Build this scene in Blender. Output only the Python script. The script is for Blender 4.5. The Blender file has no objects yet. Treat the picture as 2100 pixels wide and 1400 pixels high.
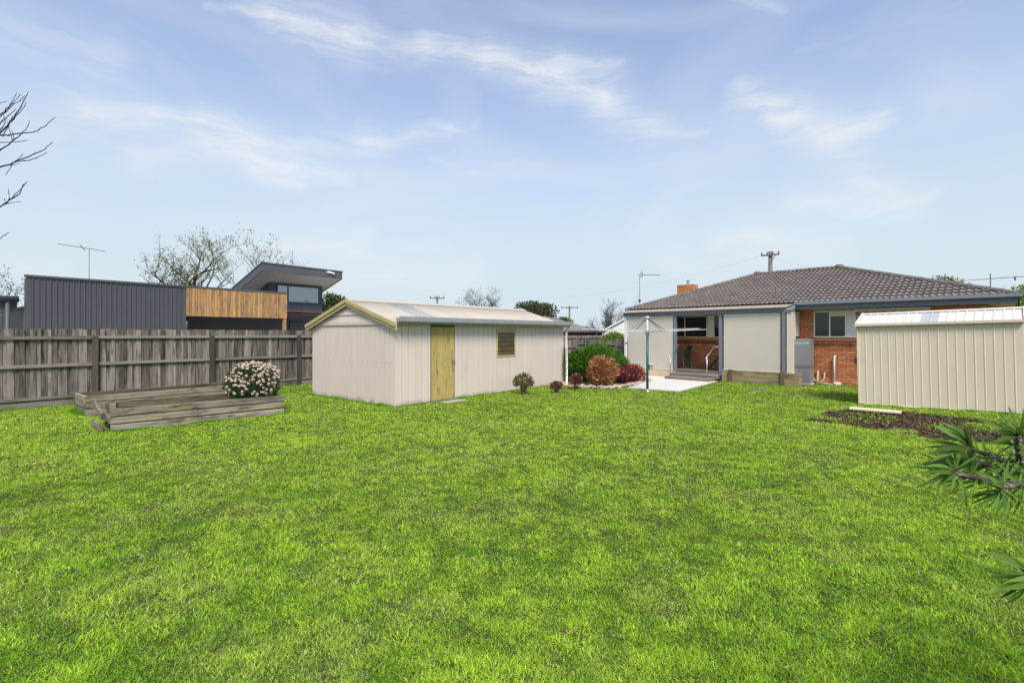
import bpy, math, random
import numpy as np
from mathutils import Vector, Matrix

random.seed(7)
RNG = np.random.default_rng(7)
scene = bpy.context.scene
COL = scene.collection
R = math.radians

# ------------------------------------------------------------------ camera
cam = bpy.data.cameras.new('camera')
cam_o = bpy.data.objects.new('camera', cam)
COL.objects.link(cam_o)
cam_o.location = (0, 0, 1.65)
cam_o.rotation_euler = (R(90), 0, 0)
cam.sensor_width = 36.0
cam.lens = 36.0 * 1004 / 2100
cam.shift_y = -16 / 2100
cam.clip_start = 0.05
cam.clip_end = 3000
scene.camera = cam_o

# ------------------------------------------------------------------ light, sky, exposure
SUN_EL, SUN_AZ = 51.0, 170.0      # azimuth clockwise from +Y (the view direction)
scene.view_settings.view_transform = 'Standard'
scene.view_settings.look = 'None'
scene.view_settings.exposure = 0.75
scene.view_settings.gamma = 1.0
scene.view_settings.use_curve_mapping = False
scene.cycles.use_denoising = True
scene.cycles.max_bounces = 6; scene.cycles.diffuse_bounces = 3
scene.cycles.transparent_max_bounces = 12

sun = bpy.data.lights.new('sun', 'SUN')
sun.energy = 2.85
sun.angle = R(20)
sun.color = (1.0, 0.92, 0.81)
sun_o = bpy.data.objects.new('sun', sun)
COL.objects.link(sun_o)
sd = Vector((math.sin(R(SUN_AZ)) * math.cos(R(SUN_EL)), math.cos(R(SUN_AZ)) * math.cos(R(SUN_EL)), math.sin(R(SUN_EL))))
sun_o.rotation_euler = sd.to_track_quat('Z', 'Y').to_euler()
sun_o.location = (6, -6, 14)

# cirrus streaks as (azimuth, elevation) segments in radians: a0, e0, a1, e1, half width, strength
CIRRUS = [(-0.564, 0.522, -0.454, 0.53, 0.006, 0.5), (-0.454, 0.53, -0.318, 0.516, 0.029, 0.8), (-0.318, 0.516, -0.177, 0.524, 0.022, 0.5), (-0.177, 0.526, -0.05, 0.511, 0.021, 0.75), (-0.05, 0.515, 0.08, 0.484, 0.023, 0.85), (0.08, 0.484, 0.187, 0.45, 0.026, 0.8), (0.187, 0.434, 0.272, 0.386, 0.029, 0.6), (0.272, 0.385, 0.371, 0.363, 0.013, 0.45), (0.099, 0.513, 0.216, 0.493, 0.01, 0.45), (-0.778, 0.292, -0.708, 0.334, 0.036, 0.4), (-0.714, 0.336, -0.642, 0.34, 0.014, 0.75), (-0.642, 0.34, -0.56, 0.342, 0.011, 0.8), (-0.56, 0.342, -0.486, 0.332, 0.014, 0.7), (-0.648, 0.285, -0.486, 0.325, 0.024, 0.6), (-0.516, 0.321, -0.421, 0.307, 0.024, 0.8), (-0.486, 0.29, -0.405, 0.278, 0.008, 0.8), (-0.421, 0.307, -0.318, 0.284, 0.019, 0.6), (-0.421, 0.326, -0.29, 0.36, 0.025, 0.4), (-0.29, 0.36, -0.139, 0.383, 0.015, 0.65), (-0.139, 0.388, -0.07, 0.407, 0.01, 0.35), (-0.163, 0.328, -0.075, 0.315, 0.008, 0.55), (0.43, 0.417, 0.501, 0.366, 0.021, 0.65), (0.501, 0.381, 0.588, 0.319, 0.027, 0.8), (0.588, 0.319, 0.648, 0.339, 0.018, 0.75), (0.531, 0.225, 0.673, 0.197, 0.017, 0.65), (0.616, 0.25, 0.66, 0.224, 0.017, 0.55), (0.673, 0.199, 0.717, 0.217, 0.006, 0.45), (0.405, 0.167, 0.47, 0.171, 0.026, 0.6), (0.47, 0.162, 0.568, 0.133, 0.038, 0.4), (0.421, 0.556, 0.501, 0.519, 0.01, 0.4), (0.531, 0.461, 0.731, 0.469, 0.005, 0.12), (-0.446, 0.164, -0.299, 0.173, 0.02, 0.6), (-0.318, 0.117, -0.089, 0.113, 0.031, 0.55), (-0.808, 0.406, -0.691, 0.415, 0.025, 0.35), (-0.808, 0.095, -0.747, 0.09, 0.018, 0.4)]

SKY_STRENGTH = 0.1
def build_world():
    w = bpy.data.worlds.new('World')
    scene.world = w
    w.use_nodes = True
    nt = w.node_tree
    nt.nodes.clear()
    N, L = nt.nodes, nt.links
    def math_(op, a, b=None, c=None, clamp=False):
        n = N.new('ShaderNodeMath'); n.operation = op; n.use_clamp = clamp
        for i, q in enumerate((a, b, c)):
            if q is None: continue
            if isinstance(q, (int, float)): n.inputs[i].default_value = q
            else: L.new(q, n.inputs[i])
        return n.outputs[0]
    def vmath(op, a, b=None, scale=None):
        n = N.new('ShaderNodeVectorMath'); n.operation = op
        for i, q in enumerate((a, b)):
            if q is None: continue
            if isinstance(q, tuple): n.inputs[i].default_value = q
            else: L.new(q, n.inputs[i])
        if scale is not None:
            if isinstance(scale, (int, float)): n.inputs['Scale'].default_value = scale
            else: L.new(scale, n.inputs['Scale'])
        return n
    sky = N.new('ShaderNodeTexSky'); sky.sky_type = 'NISHITA'
    sky.sun_disc = False; sky.sun_elevation = R(SUN_EL); sky.sun_rotation = R(SUN_AZ)
    sky.air_density = 1.0; sky.dust_density = 0.7; sky.ozone_density = 3.0; sky.altitude = 20
    tc = N.new('ShaderNodeTexCoord')
    sep = N.new('ShaderNodeSeparateXYZ'); L.new(tc.outputs['Generated'], sep.inputs[0])
    az = math_('ARCTAN2', sep.outputs[0], sep.outputs[1])
    el = math_('ARCSINE', sep.outputs[2])
    cmb = N.new('ShaderNodeCombineXYZ'); L.new(az, cmb.inputs[0]); L.new(el, cmb.inputs[1])
    # warp
    nz = N.new('ShaderNodeTexNoise'); nz.noise_dimensions = '3D'
    nz.inputs['Scale'].default_value = 7.0; nz.inputs['Detail'].default_value = 5.0; nz.inputs['Roughness'].default_value = 0.6
    L.new(tc.outputs['Generated'], nz.inputs['Vector'])
    off = vmath('SUBTRACT', nz.outputs['Color'], (0.5, 0.5, 0.5))
    offs = vmath('MULTIPLY', off.outputs[0], (0.075, 0.055, 0.0))
    p = vmath('ADD', cmb.outputs[0], offs.outputs[0]).outputs[0]
    acc = None
    for a0, e0, a1, e1, wd, st in CIRRUS:
        ba = (a1 - a0, e1 - e0, 0.0)
        l2 = ba[0] ** 2 + ba[1] ** 2
        pa = vmath('SUBTRACT', p, (a0, e0, 0.0)).outputs[0]
        dt = vmath('DOT_PRODUCT', pa, (ba[0] / l2, ba[1] / l2, 0.0)).outputs['Value']
        h = math_('MULTIPLY', dt, 1.0, clamp=True)
        pr = vmath('SCALE', ba, scale=h).outputs[0]
        d = vmath('DISTANCE', pa, pr).outputs['Value']
        q = math_('MULTIPLY', d, 1.0 / wd)
        q = math_('POWER', q, 1.5)
        ex = math_('EXPONENT', math_('MULTIPLY', q, -0.7))
        v = math_('MULTIPLY', ex, st)
        inv = math_('SUBTRACT', 1.0, v)
        acc = inv if acc is None else math_('MULTIPLY', acc, inv)
    dens = math_('SUBTRACT', 1.0, acc)
    # fine fibres, drawn out along the wind
    mp = N.new('ShaderNodeMapping'); mp.inputs['Rotation'].default_value = (0, 0, R(14)); mp.inputs['Scale'].default_value = (8, 46, 1)
    L.new(p, mp.inputs['Vector'])
    fz = N.new('ShaderNodeTexNoise'); fz.inputs['Scale'].default_value = 1.0; fz.inputs['Detail'].default_value = 7.0
    fz.inputs['Roughness'].default_value = 0.62; fz.inputs['Distortion'].default_value = 0.6
    L.new(mp.outputs[0], fz.inputs['Vector'])
    fr = N.new('ShaderNodeMapRange'); fr.inputs['From Min'].default_value = 0.30; fr.inputs['From Max'].default_value = 0.68
    fr.inputs['To Min'].default_value = 0.36; fr.inputs['To Max'].default_value = 1.25; L.new(fz.outputs[0], fr.inputs[0])
    dens = math_('MULTIPLY', dens, fr.outputs[0])
    # thin veil of scattered cirrus over the whole sky
    mp2 = N.new('ShaderNodeMapping'); mp2.inputs['Scale'].default_value = (2.2, 2.2, 5.5)
    L.new(tc.outputs['Generated'], mp2.inputs['Vector'])
    vz = N.new('ShaderNodeTexNoise'); vz.inputs['Scale'].default_value = 1.0; vz.inputs['Detail'].default_value = 6.0; vz.inputs['Distortion'].default_value = 0.8
    L.new(mp2.outputs[0], vz.inputs['Vector'])
    vr = N.new('ShaderNodeMapRange'); vr.inputs['From Min'].default_value = 0.46; vr.inputs['From Max'].default_value = 0.75
    vr.inputs['To Min'].default_value = 0.0; vr.inputs['To Max'].default_value = 0.45; L.new(vz.outputs[0], vr.inputs[0])
    dens = math_('MAXIMUM', dens, vr.outputs[0])
    dens = math_('MULTIPLY', dens, 0.80, clamp=True)
    # haze of the lower sky, same all round
    e1 = math_('MAXIMUM', el, 0.0)
    hr = N.new('ShaderNodeMapRange'); hr.interpolation_type = 'SMOOTHSTEP'; L.new(e1, hr.inputs[0])
    hr.inputs['From Min'].default_value = 0.08; hr.inputs['From Max'].default_value = 0.56; hr.inputs['To Min'].default_value = 0.97; hr.inputs['To Max'].default_value = 0.32
    hz = hr.outputs[0]
    haze = N.new('ShaderNodeMix'); haze.data_type = 'RGBA'
    L.new(hz, haze.inputs['Factor']); tint = N.new('ShaderNodeMix'); tint.data_type = 'RGBA'; tint.blend_type = 'MULTIPLY'; tint.inputs['Factor'].default_value = 1.0
    L.new(sky.outputs[0], tint.inputs['A']); tint.inputs['B'].default_value = (1.12, 1.10, 1.32, 1); L.new(tint.outputs['Result'], haze.inputs['A'])
    haze.inputs['B'].default_value = HAZE
    cl = N.new('ShaderNodeMix'); cl.data_type = 'RGBA'
    L.new(dens, cl.inputs['Factor']); L.new(haze.outputs['Result'], cl.inputs['A'])
    cl.inputs['B'].default_value = CLOUD
    bg = N.new('ShaderNodeBackground'); bg.inputs['Strength'].default_value = SKY_STRENGTH
    L.new(cl.outputs['Result'], bg.inputs['Color'])
    out = N.new('ShaderNodeOutputWorld'); L.new(bg.outputs[0], out.inputs[0])
    w.cycles.sampling_method = 'MANUAL'; w.cycles.sample_map_resolution = 256
HAZE = (3.95, 4.65, 5.05, 1)
CLOUD = (5.15, 5.3, 5.45, 1)
build_world()

# ------------------------------------------------------------------ mesh helpers
class MB:
    def __init__(self): self.v, self.f = [], []
    def add(self, vs, fs):
        o = len(self.v); self.v += [tuple(q) for q in vs]; self.f += [tuple(i + o for i in q) for q in fs]; return self
    def box(self, x0, x1, y0, y1, z0, z1):
        return self.add([(x0, y0, z0), (x1, y0, z0), (x1, y1, z0), (x0, y1, z0), (x0, y0, z1), (x1, y0, z1), (x1, y1, z1), (x0, y1, z1)],
                        [(0, 3, 2, 1), (4, 5, 6, 7), (0, 1, 5, 4), (1, 2, 6, 5), (2, 3, 7, 6), (3, 0, 4, 7)])
    def hexa(self, p):   # eight corners ordered like box
        return self.add(p, [(0, 3, 2, 1), (4, 5, 6, 7), (0, 1, 5, 4), (1, 2, 6, 5), (2, 3, 7, 6), (3, 0, 4, 7)])
    def bar(self, a, b, w, h, up=(0, 0, 1)):   # box beam from a to b
        a, b = Vector(a), Vector(b); d = (b - a).normalized(); s = d.cross(Vector(up))
        if s.length < 1e-4: s = d.cross(Vector((1, 0, 0)))
        s.normalize(); u = s.cross(d).normalized()
        p = []
        for e in (a, b):
            p += [e - s * w / 2 - u * h / 2, e + s * w / 2 - u * h / 2, e + s * w / 2 + u * h / 2, e - s * w / 2 + u * h / 2]
        return self.add(p, [(0, 3, 2, 1), (4, 5, 6, 7), (0, 1, 5, 4), (1, 2, 6, 5), (2, 3, 7, 6), (3, 0, 4, 7)])
    def prism(self, poly, axis, t0, t1):   # poly in the two other axes (ordered), extruded along axis
        n = len(poly); vs = []
        for t in (t0, t1):
            for a, b in poly:
                vs.append({'x': (t, a, b), 'y': (a, t, b), 'z': (a, b, t)}[axis])
        fs = [tuple(range(n - 1, -1, -1)), tuple(range(n, 2 * n))]
        for i in range(n):
            j = (i + 1) % n; fs.append((i, j, n + j, n + i))
        return self.add(vs, fs)
    def tube(self, pts, rad, n=6, cap=True):
        pts = [Vector(q) for q in pts]
        if isinstance(rad, (int, float)): rad = [rad] * len(pts)
        vs, fs = [], []
        ref = None
        for i, q in enumerate(pts):
            d = (pts[min(i + 1, len(pts) - 1)] - pts[max(i - 1, 0)])
            d = d.normalized() if d.length > 1e-9 else Vector((0, 0, 1))
            if ref is None: ref = d.orthogonal().normalized()
            ref = (ref - d * ref.dot(d))
            ref = ref.normalized() if ref.length > 1e-6 else d.orthogonal().normalized()
            b = d.cross(ref)
            for k in range(n):
                a = 2 * math.pi * k / n
                vs.append(q + (ref * math.cos(a) + b * math.sin(a)) * rad[i])
        for i in range(len(pts) - 1):
            for k in range(n):
                k2 = (k + 1) % n
                fs.append((i * n + k, i * n + k2, (i + 1) * n + k2, (i + 1) * n + k))
        if cap:
            fs.append(tuple(range(n - 1, -1, -1))); m = (len(pts) - 1) * n; fs.append(tuple(range(m, m + n)))
        return self.add(vs, fs)
    def lathe(self, prof, n=16, c=(0, 0, 0)):   # (radius, z) profile about a vertical axis
        vs, fs = [], []
        for r, z in prof:
            for k in range(n):
                a = 2 * math.pi * k / n; vs.append((c[0] + r * math.cos(a), c[1] + r * math.sin(a), c[2] + z))
        for i in range(len(prof) - 1):
            for k in range(n):
                k2 = (k + 1) % n; fs.append((i * n + k, i * n + k2, (i + 1) * n + k2, (i + 1) * n + k))
        fs.append(tuple(range(n - 1, -1, -1))); m = (len(prof) - 1) * n; fs.append(tuple(range(m, m + n)))
        return self.add(vs, fs)
    def mesh(self, name, mat, smooth=False):
        me = bpy.data.meshes.new(name); me.from_pydata(self.v, [], self.f); me.update()
        if mat is not None: me.materials.append(mat)
        if smooth: me.polygons.foreach_set('use_smooth', [True] * len(me.polygons))
        return me
    def build(self, name, mat, parent=None, loc=(0, 0, 0), rotz=0, smooth=False):
        return put(self.mesh(name, mat, smooth), name, parent, loc, (0, 0, rotz))

def put(me, name, parent=None, loc=(0, 0, 0), rot=(0, 0, 0), scale=(1, 1, 1)):
    o = bpy.data.objects.new(name, me); COL.objects.link(o)
    o.parent = parent; o.location = loc; o.rotation_euler = rot; o.scale = scale
    return o
def put_m(me, name, parent, M):
    o = bpy.data.objects.new(name, me); COL.objects.link(o); o.parent = parent; o.matrix_local = M; return o
def thing(name, label, cat, loc=(0, 0, 0), rotz=0, group=None):
    o = bpy.data.objects.new(name, None); COL.objects.link(o); o.empty_display_size = 0.2
    o.location = loc; o.rotation_euler = (0, 0, rotz)
    return tag(o, label, cat, group)
def tag(o, label, cat, group=None):
    o['label'] = label; o['category'] = cat
    if group: o['group'] = group
    return o
def kind(o, k): o['kind'] = k; return o
def np_mesh(name, verts, tris, mat, cols=None, smooth=False):
    me = bpy.data.meshes.new(name)
    me.vertices.add(len(verts)); me.vertices.foreach_set('co', np.ascontiguousarray(verts, dtype=np.float32).ravel())
    n = len(tris); k = tris.shape[1]
    me.loops.add(n * k); me.loops.foreach_set('vertex_index', np.ascontiguousarray(tris, dtype=np.int32).ravel())
    me.polygons.add(n); me.polygons.foreach_set('loop_start', np.arange(0, n * k, k, dtype=np.int32))
    me.polygons.foreach_set('loop_total', np.full(n, k, dtype=np.int32))
    if smooth: me.polygons.foreach_set('use_smooth', np.ones(n, dtype=bool))
    if cols is not None:
        at = me.color_attributes.new('Col', 'FLOAT_COLOR', 'POINT')
        at.data.foreach_set('color', np.ascontiguousarray(np.c_[cols, np.ones(len(cols))], dtype=np.float32).ravel())
    me.materials.append(mat); me.update(); me.validate()
    return me
def grid_noise(x, y, scale, seed, oct=3):
    r = np.random.default_rng(seed); t = r.random((256, 256)); out = 0; amp = 1; tot = 0
    for o in range(oct):
        u = x / scale * 2 ** o + 31.7 * o; v = y / scale * 2 ** o + 17.3 * o
        iu = np.floor(u).astype(int); iv = np.floor(v).astype(int); fu = u - iu; fv = v - iv
        fu = fu * fu * (3 - 2 * fu); fv = fv * fv * (3 - 2 * fv)
        g = lambda a, b: t[(a) % 256, (b) % 256]
        out = out + amp * ((g(iu, iv) * (1 - fu) + g(iu + 1, iv) * fu) * (1 - fv) + (g(iu, iv + 1) * (1 - fu) + g(iu + 1, iv + 1) * fu) * fv)
        tot += amp; amp *= 0.5
    return out / tot
def in_poly(x, y, poly):
    c = np.zeros(x.shape, bool); n = len(poly)
    for i in range(n):
        x1, y1 = poly[i]; x2, y2 = poly[(i + 1) % n]
        m = ((y1 > y) != (y2 > y)) & (x < (x2 - x1) * (y - y1) / ((y2 - y1) if abs(y2 - y1) > 1e-9 else 1e-9) + x1)
        c ^= m
    return c

# ------------------------------------------------------------------ material helpers
def mk(name, col, rough=0.7, var=0.15, scale=6.0, stretch=(1, 1, 1), rnd=0.0, hue=0.0, bump=0.0, bscale=40.0, metallic=0.0, spec=0.35,
       col2=None, c2=(0.5, 0.65), c2scale=3.0, c2stretch=(1, 1, 1), col3=None, c3=(0.6, 0.7), c3scale=25.0, c3stretch=(1, 1, 1), island=0.0, trans=0.0, transp=0.0, coord='Object', detail=6.0, band=None, zdirt=None):
    m = bpy.data.materials.new(name); m.use_nodes = True
    nt = m.node_tree; N, L = nt.nodes, nt.links; N.clear()
    out = N.new('ShaderNodeOutputMaterial'); b = N.new('ShaderNodeBsdfPrincipled')
    b.inputs['Roughness'].default_value = rough; b.inputs['Metallic'].default_value = metallic
    b.inputs['Specular IOR Level'].default_value = spec
    tc = N.new('ShaderNodeTexCoord'); oi = N.new('ShaderNodeObjectInfo')
    mul = N.new('ShaderNodeMath'); mul.operation = 'MULTIPLY'; mul.inputs[1].default_value = 61.7; L.new(oi.outputs['Random'], mul.inputs[0])
    vec = N.new('ShaderNodeVectorMath'); vec.operation = 'ADD'; L.new(tc.outputs[coord], vec.inputs[0]); L.new(mul.outputs[0], vec.inputs[1])
    def noise(sc, st, det=detail):
        mp = N.new('ShaderNodeMapping'); mp.inputs['Scale'].default_value = st; L.new(vec.outputs[0], mp.inputs[0])
        n = N.new('ShaderNodeTexNoise'); n.inputs['Scale'].default_value = sc; n.inputs['Detail'].default_value = det; n.inputs['Roughness'].default_value = 0.6
        L.new(mp.outputs[0], n.inputs['Vector']); return n.outputs[0]
    def ramp(src, lo, hi, a=0.0, c=1.0):
        r = N.new('ShaderNodeMapRange'); r.inputs['From Min'].default_value = lo; r.inputs['From Max'].default_value = hi
        r.inputs['To Min'].default_value = a; r.inputs['To Max'].default_value = c; L.new(src, r.inputs[0]); return r.outputs[0]
    def mix(f, a, c):
        x = N.new('ShaderNodeMix'); x.data_type = 'RGBA'; L.new(f, x.inputs['Factor'])
        for k, q in (('A', a), ('B', c)):
            if isinstance(q, tuple): x.inputs[k].default_value = q if len(q) == 4 else (*q, 1)
            else: L.new(q, x.inputs[k])
        return x.outputs['Result']
    c = None
    rgb = N.new('ShaderNodeRGB'); rgb.outputs[0].default_value = (*col, 1); c = rgb.outputs[0]
    if col2 is not None: c = mix(ramp(noise(c2scale, c2stretch), c2[0], c2[1]), c, col2)
    if col3 is not None: c = mix(ramp(noise(c3scale, c3stretch), c3[0], c3[1]), c, col3)
    if zdirt is not None:      # splashed dirt along the foot: (height, colour, noise scale)
        sx = N.new('ShaderNodeSeparateXYZ'); L.new(tc.outputs['Object'], sx.inputs[0])
        lift = N.new('ShaderNodeMath'); lift.operation = 'MULTIPLY_ADD'; L.new(noise(zdirt[2], (1, 1, 0.4)), lift.inputs[0]); lift.inputs[1].default_value = -zdirt[0] * 3.2; L.new(sx.outputs[2], lift.inputs[2])
        c = mix(ramp(lift.outputs[0], -zdirt[0] * 1.75, -zdirt[0] * 0.7, 0.85, 0.0), c, zdirt[1])
    hs = N.new('ShaderNodeHueSaturation'); L.new(c, hs.inputs['Color'])
    val = ramp(noise(scale, stretch), 0.25, 0.75, 1 - var, 1 + var)
    def plus(a, src, amt):
        q = N.new('ShaderNodeMath'); q.operation = 'MULTIPLY_ADD'; L.new(src, q.inputs[0]); q.inputs[1].default_value = 2 * amt
        q.inputs[2].default_value = -amt
        s = N.new('ShaderNodeMath'); s.operation = 'ADD'; L.new(a, s.inputs[0]); L.new(q.outputs[0], s.inputs[1]); return s.outputs[0]
    if band is not None:       # fine horizontal weave lines: (lines per metre, amount)
        sb = N.new('ShaderNodeSeparateXYZ'); L.new(tc.outputs['Object'], sb.inputs[0])
        wv = N.new('ShaderNodeMath'); wv.operation = 'MULTIPLY'; L.new(sb.outputs[2], wv.inputs[0]); wv.inputs[1].default_value = band[0] * 6.283
        wn_ = N.new('ShaderNodeMath'); wn_.operation = 'SINE'; L.new(wv.outputs[0], wn_.inputs[0])
        val = plus(val, ramp(wn_.outputs[0], 0.6, 1.0), band[1])
    if rnd: val = plus(val, oi.outputs['Random'], rnd)
    ge = None
    if island:
        ge = N.new('ShaderNodeNewGeometry'); val = plus(val, ge.outputs['Random Per Island'], island)
    L.new(val, hs.inputs['Value'])
    if hue:
        wn = N.new('ShaderNodeTexWhiteNoise'); wn.noise_dimensions = '1D'
        sm = N.new('ShaderNodeMath'); sm.operation = 'ADD'; L.new(oi.outputs['Random'], sm.inputs[0])
        if ge: L.new(ge.outputs['Random Per Island'], sm.inputs[1])
        else: sm.inputs[1].default_value = 0.3
        L.new(sm.outputs[0], wn.inputs['W'])
        L.new(ramp(wn.outputs[0], 0, 1, 0.5 - hue, 0.5 + hue), hs.inputs['Hue'])
    L.new(hs.outputs[0], b.inputs['Base Color'])
    if bump:
        bp = N.new('ShaderNodeBump'); bp.inputs['Strength'].default_value = bump; bp.inputs['Distance'].default_value = 0.01
        L.new(noise(bscale, stretch), bp.inputs['Height']); L.new(bp.outputs[0], b.inputs['Normal'])
    sh = b.outputs[0]
    if trans:
        t = N.new('ShaderNodeBsdfTranslucent'); L.new(hs.outputs[0], t.inputs['Color'])
        x = N.new('ShaderNodeMixShader'); x.inputs[0].default_value = trans; L.new(sh, x.inputs[1]); L.new(t.outputs[0], x.inputs[2]); sh = x.outputs[0]
    if transp:
        t = N.new('ShaderNodeBsdfTransparent')
        x = N.new('ShaderNodeMixShader'); x.inputs[0].default_value = transp; L.new(sh, x.inputs[1]); L.new(t.outputs[0], x.inputs[2]); sh = x.outputs[0]
    L.new(sh, out.inputs[0])
    return m
def vcol_mat(name, rough=0.55, trans=0.3, spec=0.25):
    m = bpy.data.materials.new(name); m.use_nodes = True
    nt = m.node_tree; N, L = nt.nodes, nt.links; N.clear()
    out = N.new('ShaderNodeOutputMaterial'); b = N.new('ShaderNodeBsdfPrincipled'); b.inputs['Roughness'].default_value = rough; b.inputs['Specular IOR Level'].default_value = spec
    a = N.new('ShaderNodeAttribute'); a.attribute_name = 'Col'; L.new(a.outputs['Color'], b.inputs['Base Color'])
    t = N.new('ShaderNodeBsdfTranslucent'); L.new(a.outputs['Color'], t.inputs['Color'])
    x = N.new('ShaderNodeMixShader'); x.inputs[0].default_value = trans; L.new(b.outputs[0], x.inputs[1]); L.new(t.outputs[0], x.inputs[2])
    L.new(x.outputs[0], out.inputs[0]); return m

M = {}
M['ground'] = mk('ground_turf', (0.050, 0.075, 0.016), 1.0, var=0.6, scale=45.0, spec=0.0, col2=(0.11, 0.09, 0.045), c2=(0.48, 0.62), c2scale=38.0)
M['soil'] = mk('soil', (0.07, 0.05, 0.035), 0.95, spec=0.1, var=0.5, scale=30, bump=1.0, bscale=60)
M['paling'] = mk('weathered_paling', (0.205, 0.183, 0.155), 0.9, var=0.5, scale=9, stretch=(3.0, 3.0, 0.22), rnd=0.5, hue=0.018, bump=0.5, bscale=40,
                 col2=(0.040, 0.035, 0.033), c2=(0.50, 0.66), c2scale=3.2, c2stretch=(2.2, 2.2, 0.35), col3=(0.30, 0.19, 0.09), c3=(0.64, 0.74), c3scale=4.5, c3stretch=(2.0, 2.0, 0.3))
M['rail'] = mk('weathered_rail', (0.22, 0.20, 0.165), 0.9, var=0.3, scale=8, stretch=(0.2, 3, 3), rnd=0.2, bump=0.4, bscale=40, col2=(0.105, 0.115, 0.06), c2=(0.5, 0.7), c2scale=1.4)
M['post'] = mk('dark_old_post', (0.082, 0.07, 0.06), 0.9, var=0.4, scale=9, stretch=(3, 3, 0.25), rnd=0.25, bump=0.5)
M['sleeper'] = mk('weathered_sleeper', (0.22, 0.193, 0.15), 0.9, var=0.5, scale=14, stretch=(0.18, 1.5, 2.0), rnd=0.32, bump=0.6, bscale=30,
                  col2=(0.075, 0.066, 0.055), c2=(0.50, 0.62), c2scale=5.0, c2stretch=(0.4, 1, 1.6), col3=(0.27, 0.23, 0.10), c3=(0.56, 0.68), c3scale=4.0, c3stretch=(0.5, 1, 1.6))
M['innersleeper'] = mk('mossy_shade_tinted_sleeper', (0.098, 0.09, 0.058), 0.95, var=0.45, scale=14, stretch=(0.18, 1.5, 2.0), rnd=0.25, bump=0.6, bscale=30, col2=(0.06, 0.052, 0.04), c2=(0.48, 0.62), c2scale=5.0, c2stretch=(0.4, 1, 1.6))  # mossy tone, darkened further to paint in the shade inside the beds
M['newsleeper'] = mk('treated_pine_sleeper', (0.30, 0.25, 0.135), 0.85, var=0.3, scale=6, stretch=(0.25, 2.2, 2.8), rnd=0.12, bump=0.5, bscale=30, col2=(0.13, 0.09, 0.055), c2=(0.55, 0.72), c2scale=2.4, c2stretch=(0.4, 1, 2))
M['stake'] = mk('brown_stake', (0.16, 0.10, 0.065), 0.9, var=0.35, scale=9, stretch=(3, 3, 0.3), bump=0.5)
M['shedboard'] = mk('shed_board_paint', (0.62, 0.548, 0.482), 0.6, zdirt=(0.055, (0.36, 0.28, 0.205), 2.2), var=0.035, scale=2.5, stretch=(1, 1, 0.6), rnd=0.02, bump=0.06, bscale=60,
                    col2=(0.53, 0.47, 0.415), c2=(0.58, 0.80), c2scale=1.4, col3=(0.34, 0.29, 0.24), c3=(0.70, 0.78), c3scale=18)
M['shedback'] = mk('shed_frame', (0.11, 0.095, 0.085), 0.85)
M['olive'] = mk('olive_trim_paint', (0.43, 0.365, 0.18), 0.6, var=0.12, scale=5, rnd=0.05)
M['door'] = mk('peeling_olive_door', (0.43, 0.335, 0.115), 0.65, var=0.14, scale=4, stretch=(2, 2, 0.5), rnd=0.06, bump=0.15, bscale=30,
               col2=(0.25, 0.20, 0.10), c2=(0.57, 0.68), c2scale=4.5, c2stretch=(3, 3, 0.8), col3=(0.10, 0.085, 0.065), c3=(0.61, 0.67), c3scale=8, c3stretch=(2.5, 2.5, 0.6))
M['zinc'] = mk('zinc_gutter', (0.36, 0.40, 0.43), 0.45, var=0.12, scale=6, metallic=0.35)
M['roofsheet'] = mk('cream_roof_sheet', (0.44, 0.40, 0.335), 0.7, var=0.06, scale=3, rnd=0.03, col2=(0.39, 0.34, 0.29), c2=(0.55, 0.75), c2scale=1.5)
M['fibresheet'] = mk('grey_fibreglass_sheet', (0.33, 0.335, 0.32), 0.6, var=0.2, scale=20, col2=(0.22, 0.22, 0.21), c2=(0.5, 0.7), c2scale=9)
M['white'] = mk('white_paint', (0.78, 0.77, 0.74), 0.5, var=0.04)
M['cream'] = mk('cream_paint', (0.68, 0.62, 0.50), 0.55, var=0.05)
M['glass'] = mk('dark_glass', (0.018, 0.02, 0.021), 0.06, var=0.1, spec=0.6)
M['skyglass'] = mk('reflective_glass', (0.30, 0.33, 0.36), 0.05, var=0.05, metallic=0.75)
M['louvre'] = mk('amber_louvre_glass', (0.085, 0.06, 0.025), 0.18, var=0.3, scale=7, rnd=0.25, spec=0.5)
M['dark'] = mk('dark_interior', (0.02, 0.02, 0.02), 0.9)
M['steel'] = mk('galvanised_steel', (0.50, 0.50, 0.50), 0.35, var=0.1, metallic=0.8)
M['beige'] = mk('beige_steel', (0.645, 0.56, 0.43), 0.5, var=0.04, scale=1.5, rnd=0.018, col2=(0.53, 0.48, 0.385), c2=(0.6, 0.8), c2scale=1.2)
M['beigeroof'] = mk('lichened_white_roof', (0.62, 0.595, 0.54), 0.6, var=0.06, scale=5, rnd=0.05, col2=(0.50, 0.49, 0.45), c2=(0.56, 0.72), c2scale=6, col3=(0.20, 0.19, 0.17), c3=(0.72, 0.76), c3scale=14)
M['greysheet'] = mk('grey_clear_sheet', (0.40, 0.43, 0.44), 0.4, var=0.15, scale=12)
M['brick'] = mk('orange_brick', (0.51, 0.20, 0.085), 0.85, var=0.18, scale=30, rnd=0.24, hue=0.012, island=0.16, bump=0.4, bscale=80)
M['brickdark'] = mk('sill_brick', (0.27, 0.09, 0.05), 0.8, var=0.18, scale=30, rnd=0.25, hue=0.01, bump=0.3, bscale=80)
M['mortar'] = mk('mortar', (0.25, 0.13, 0.08), 0.95, var=0.15, scale=20, bump=0.3)
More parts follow.
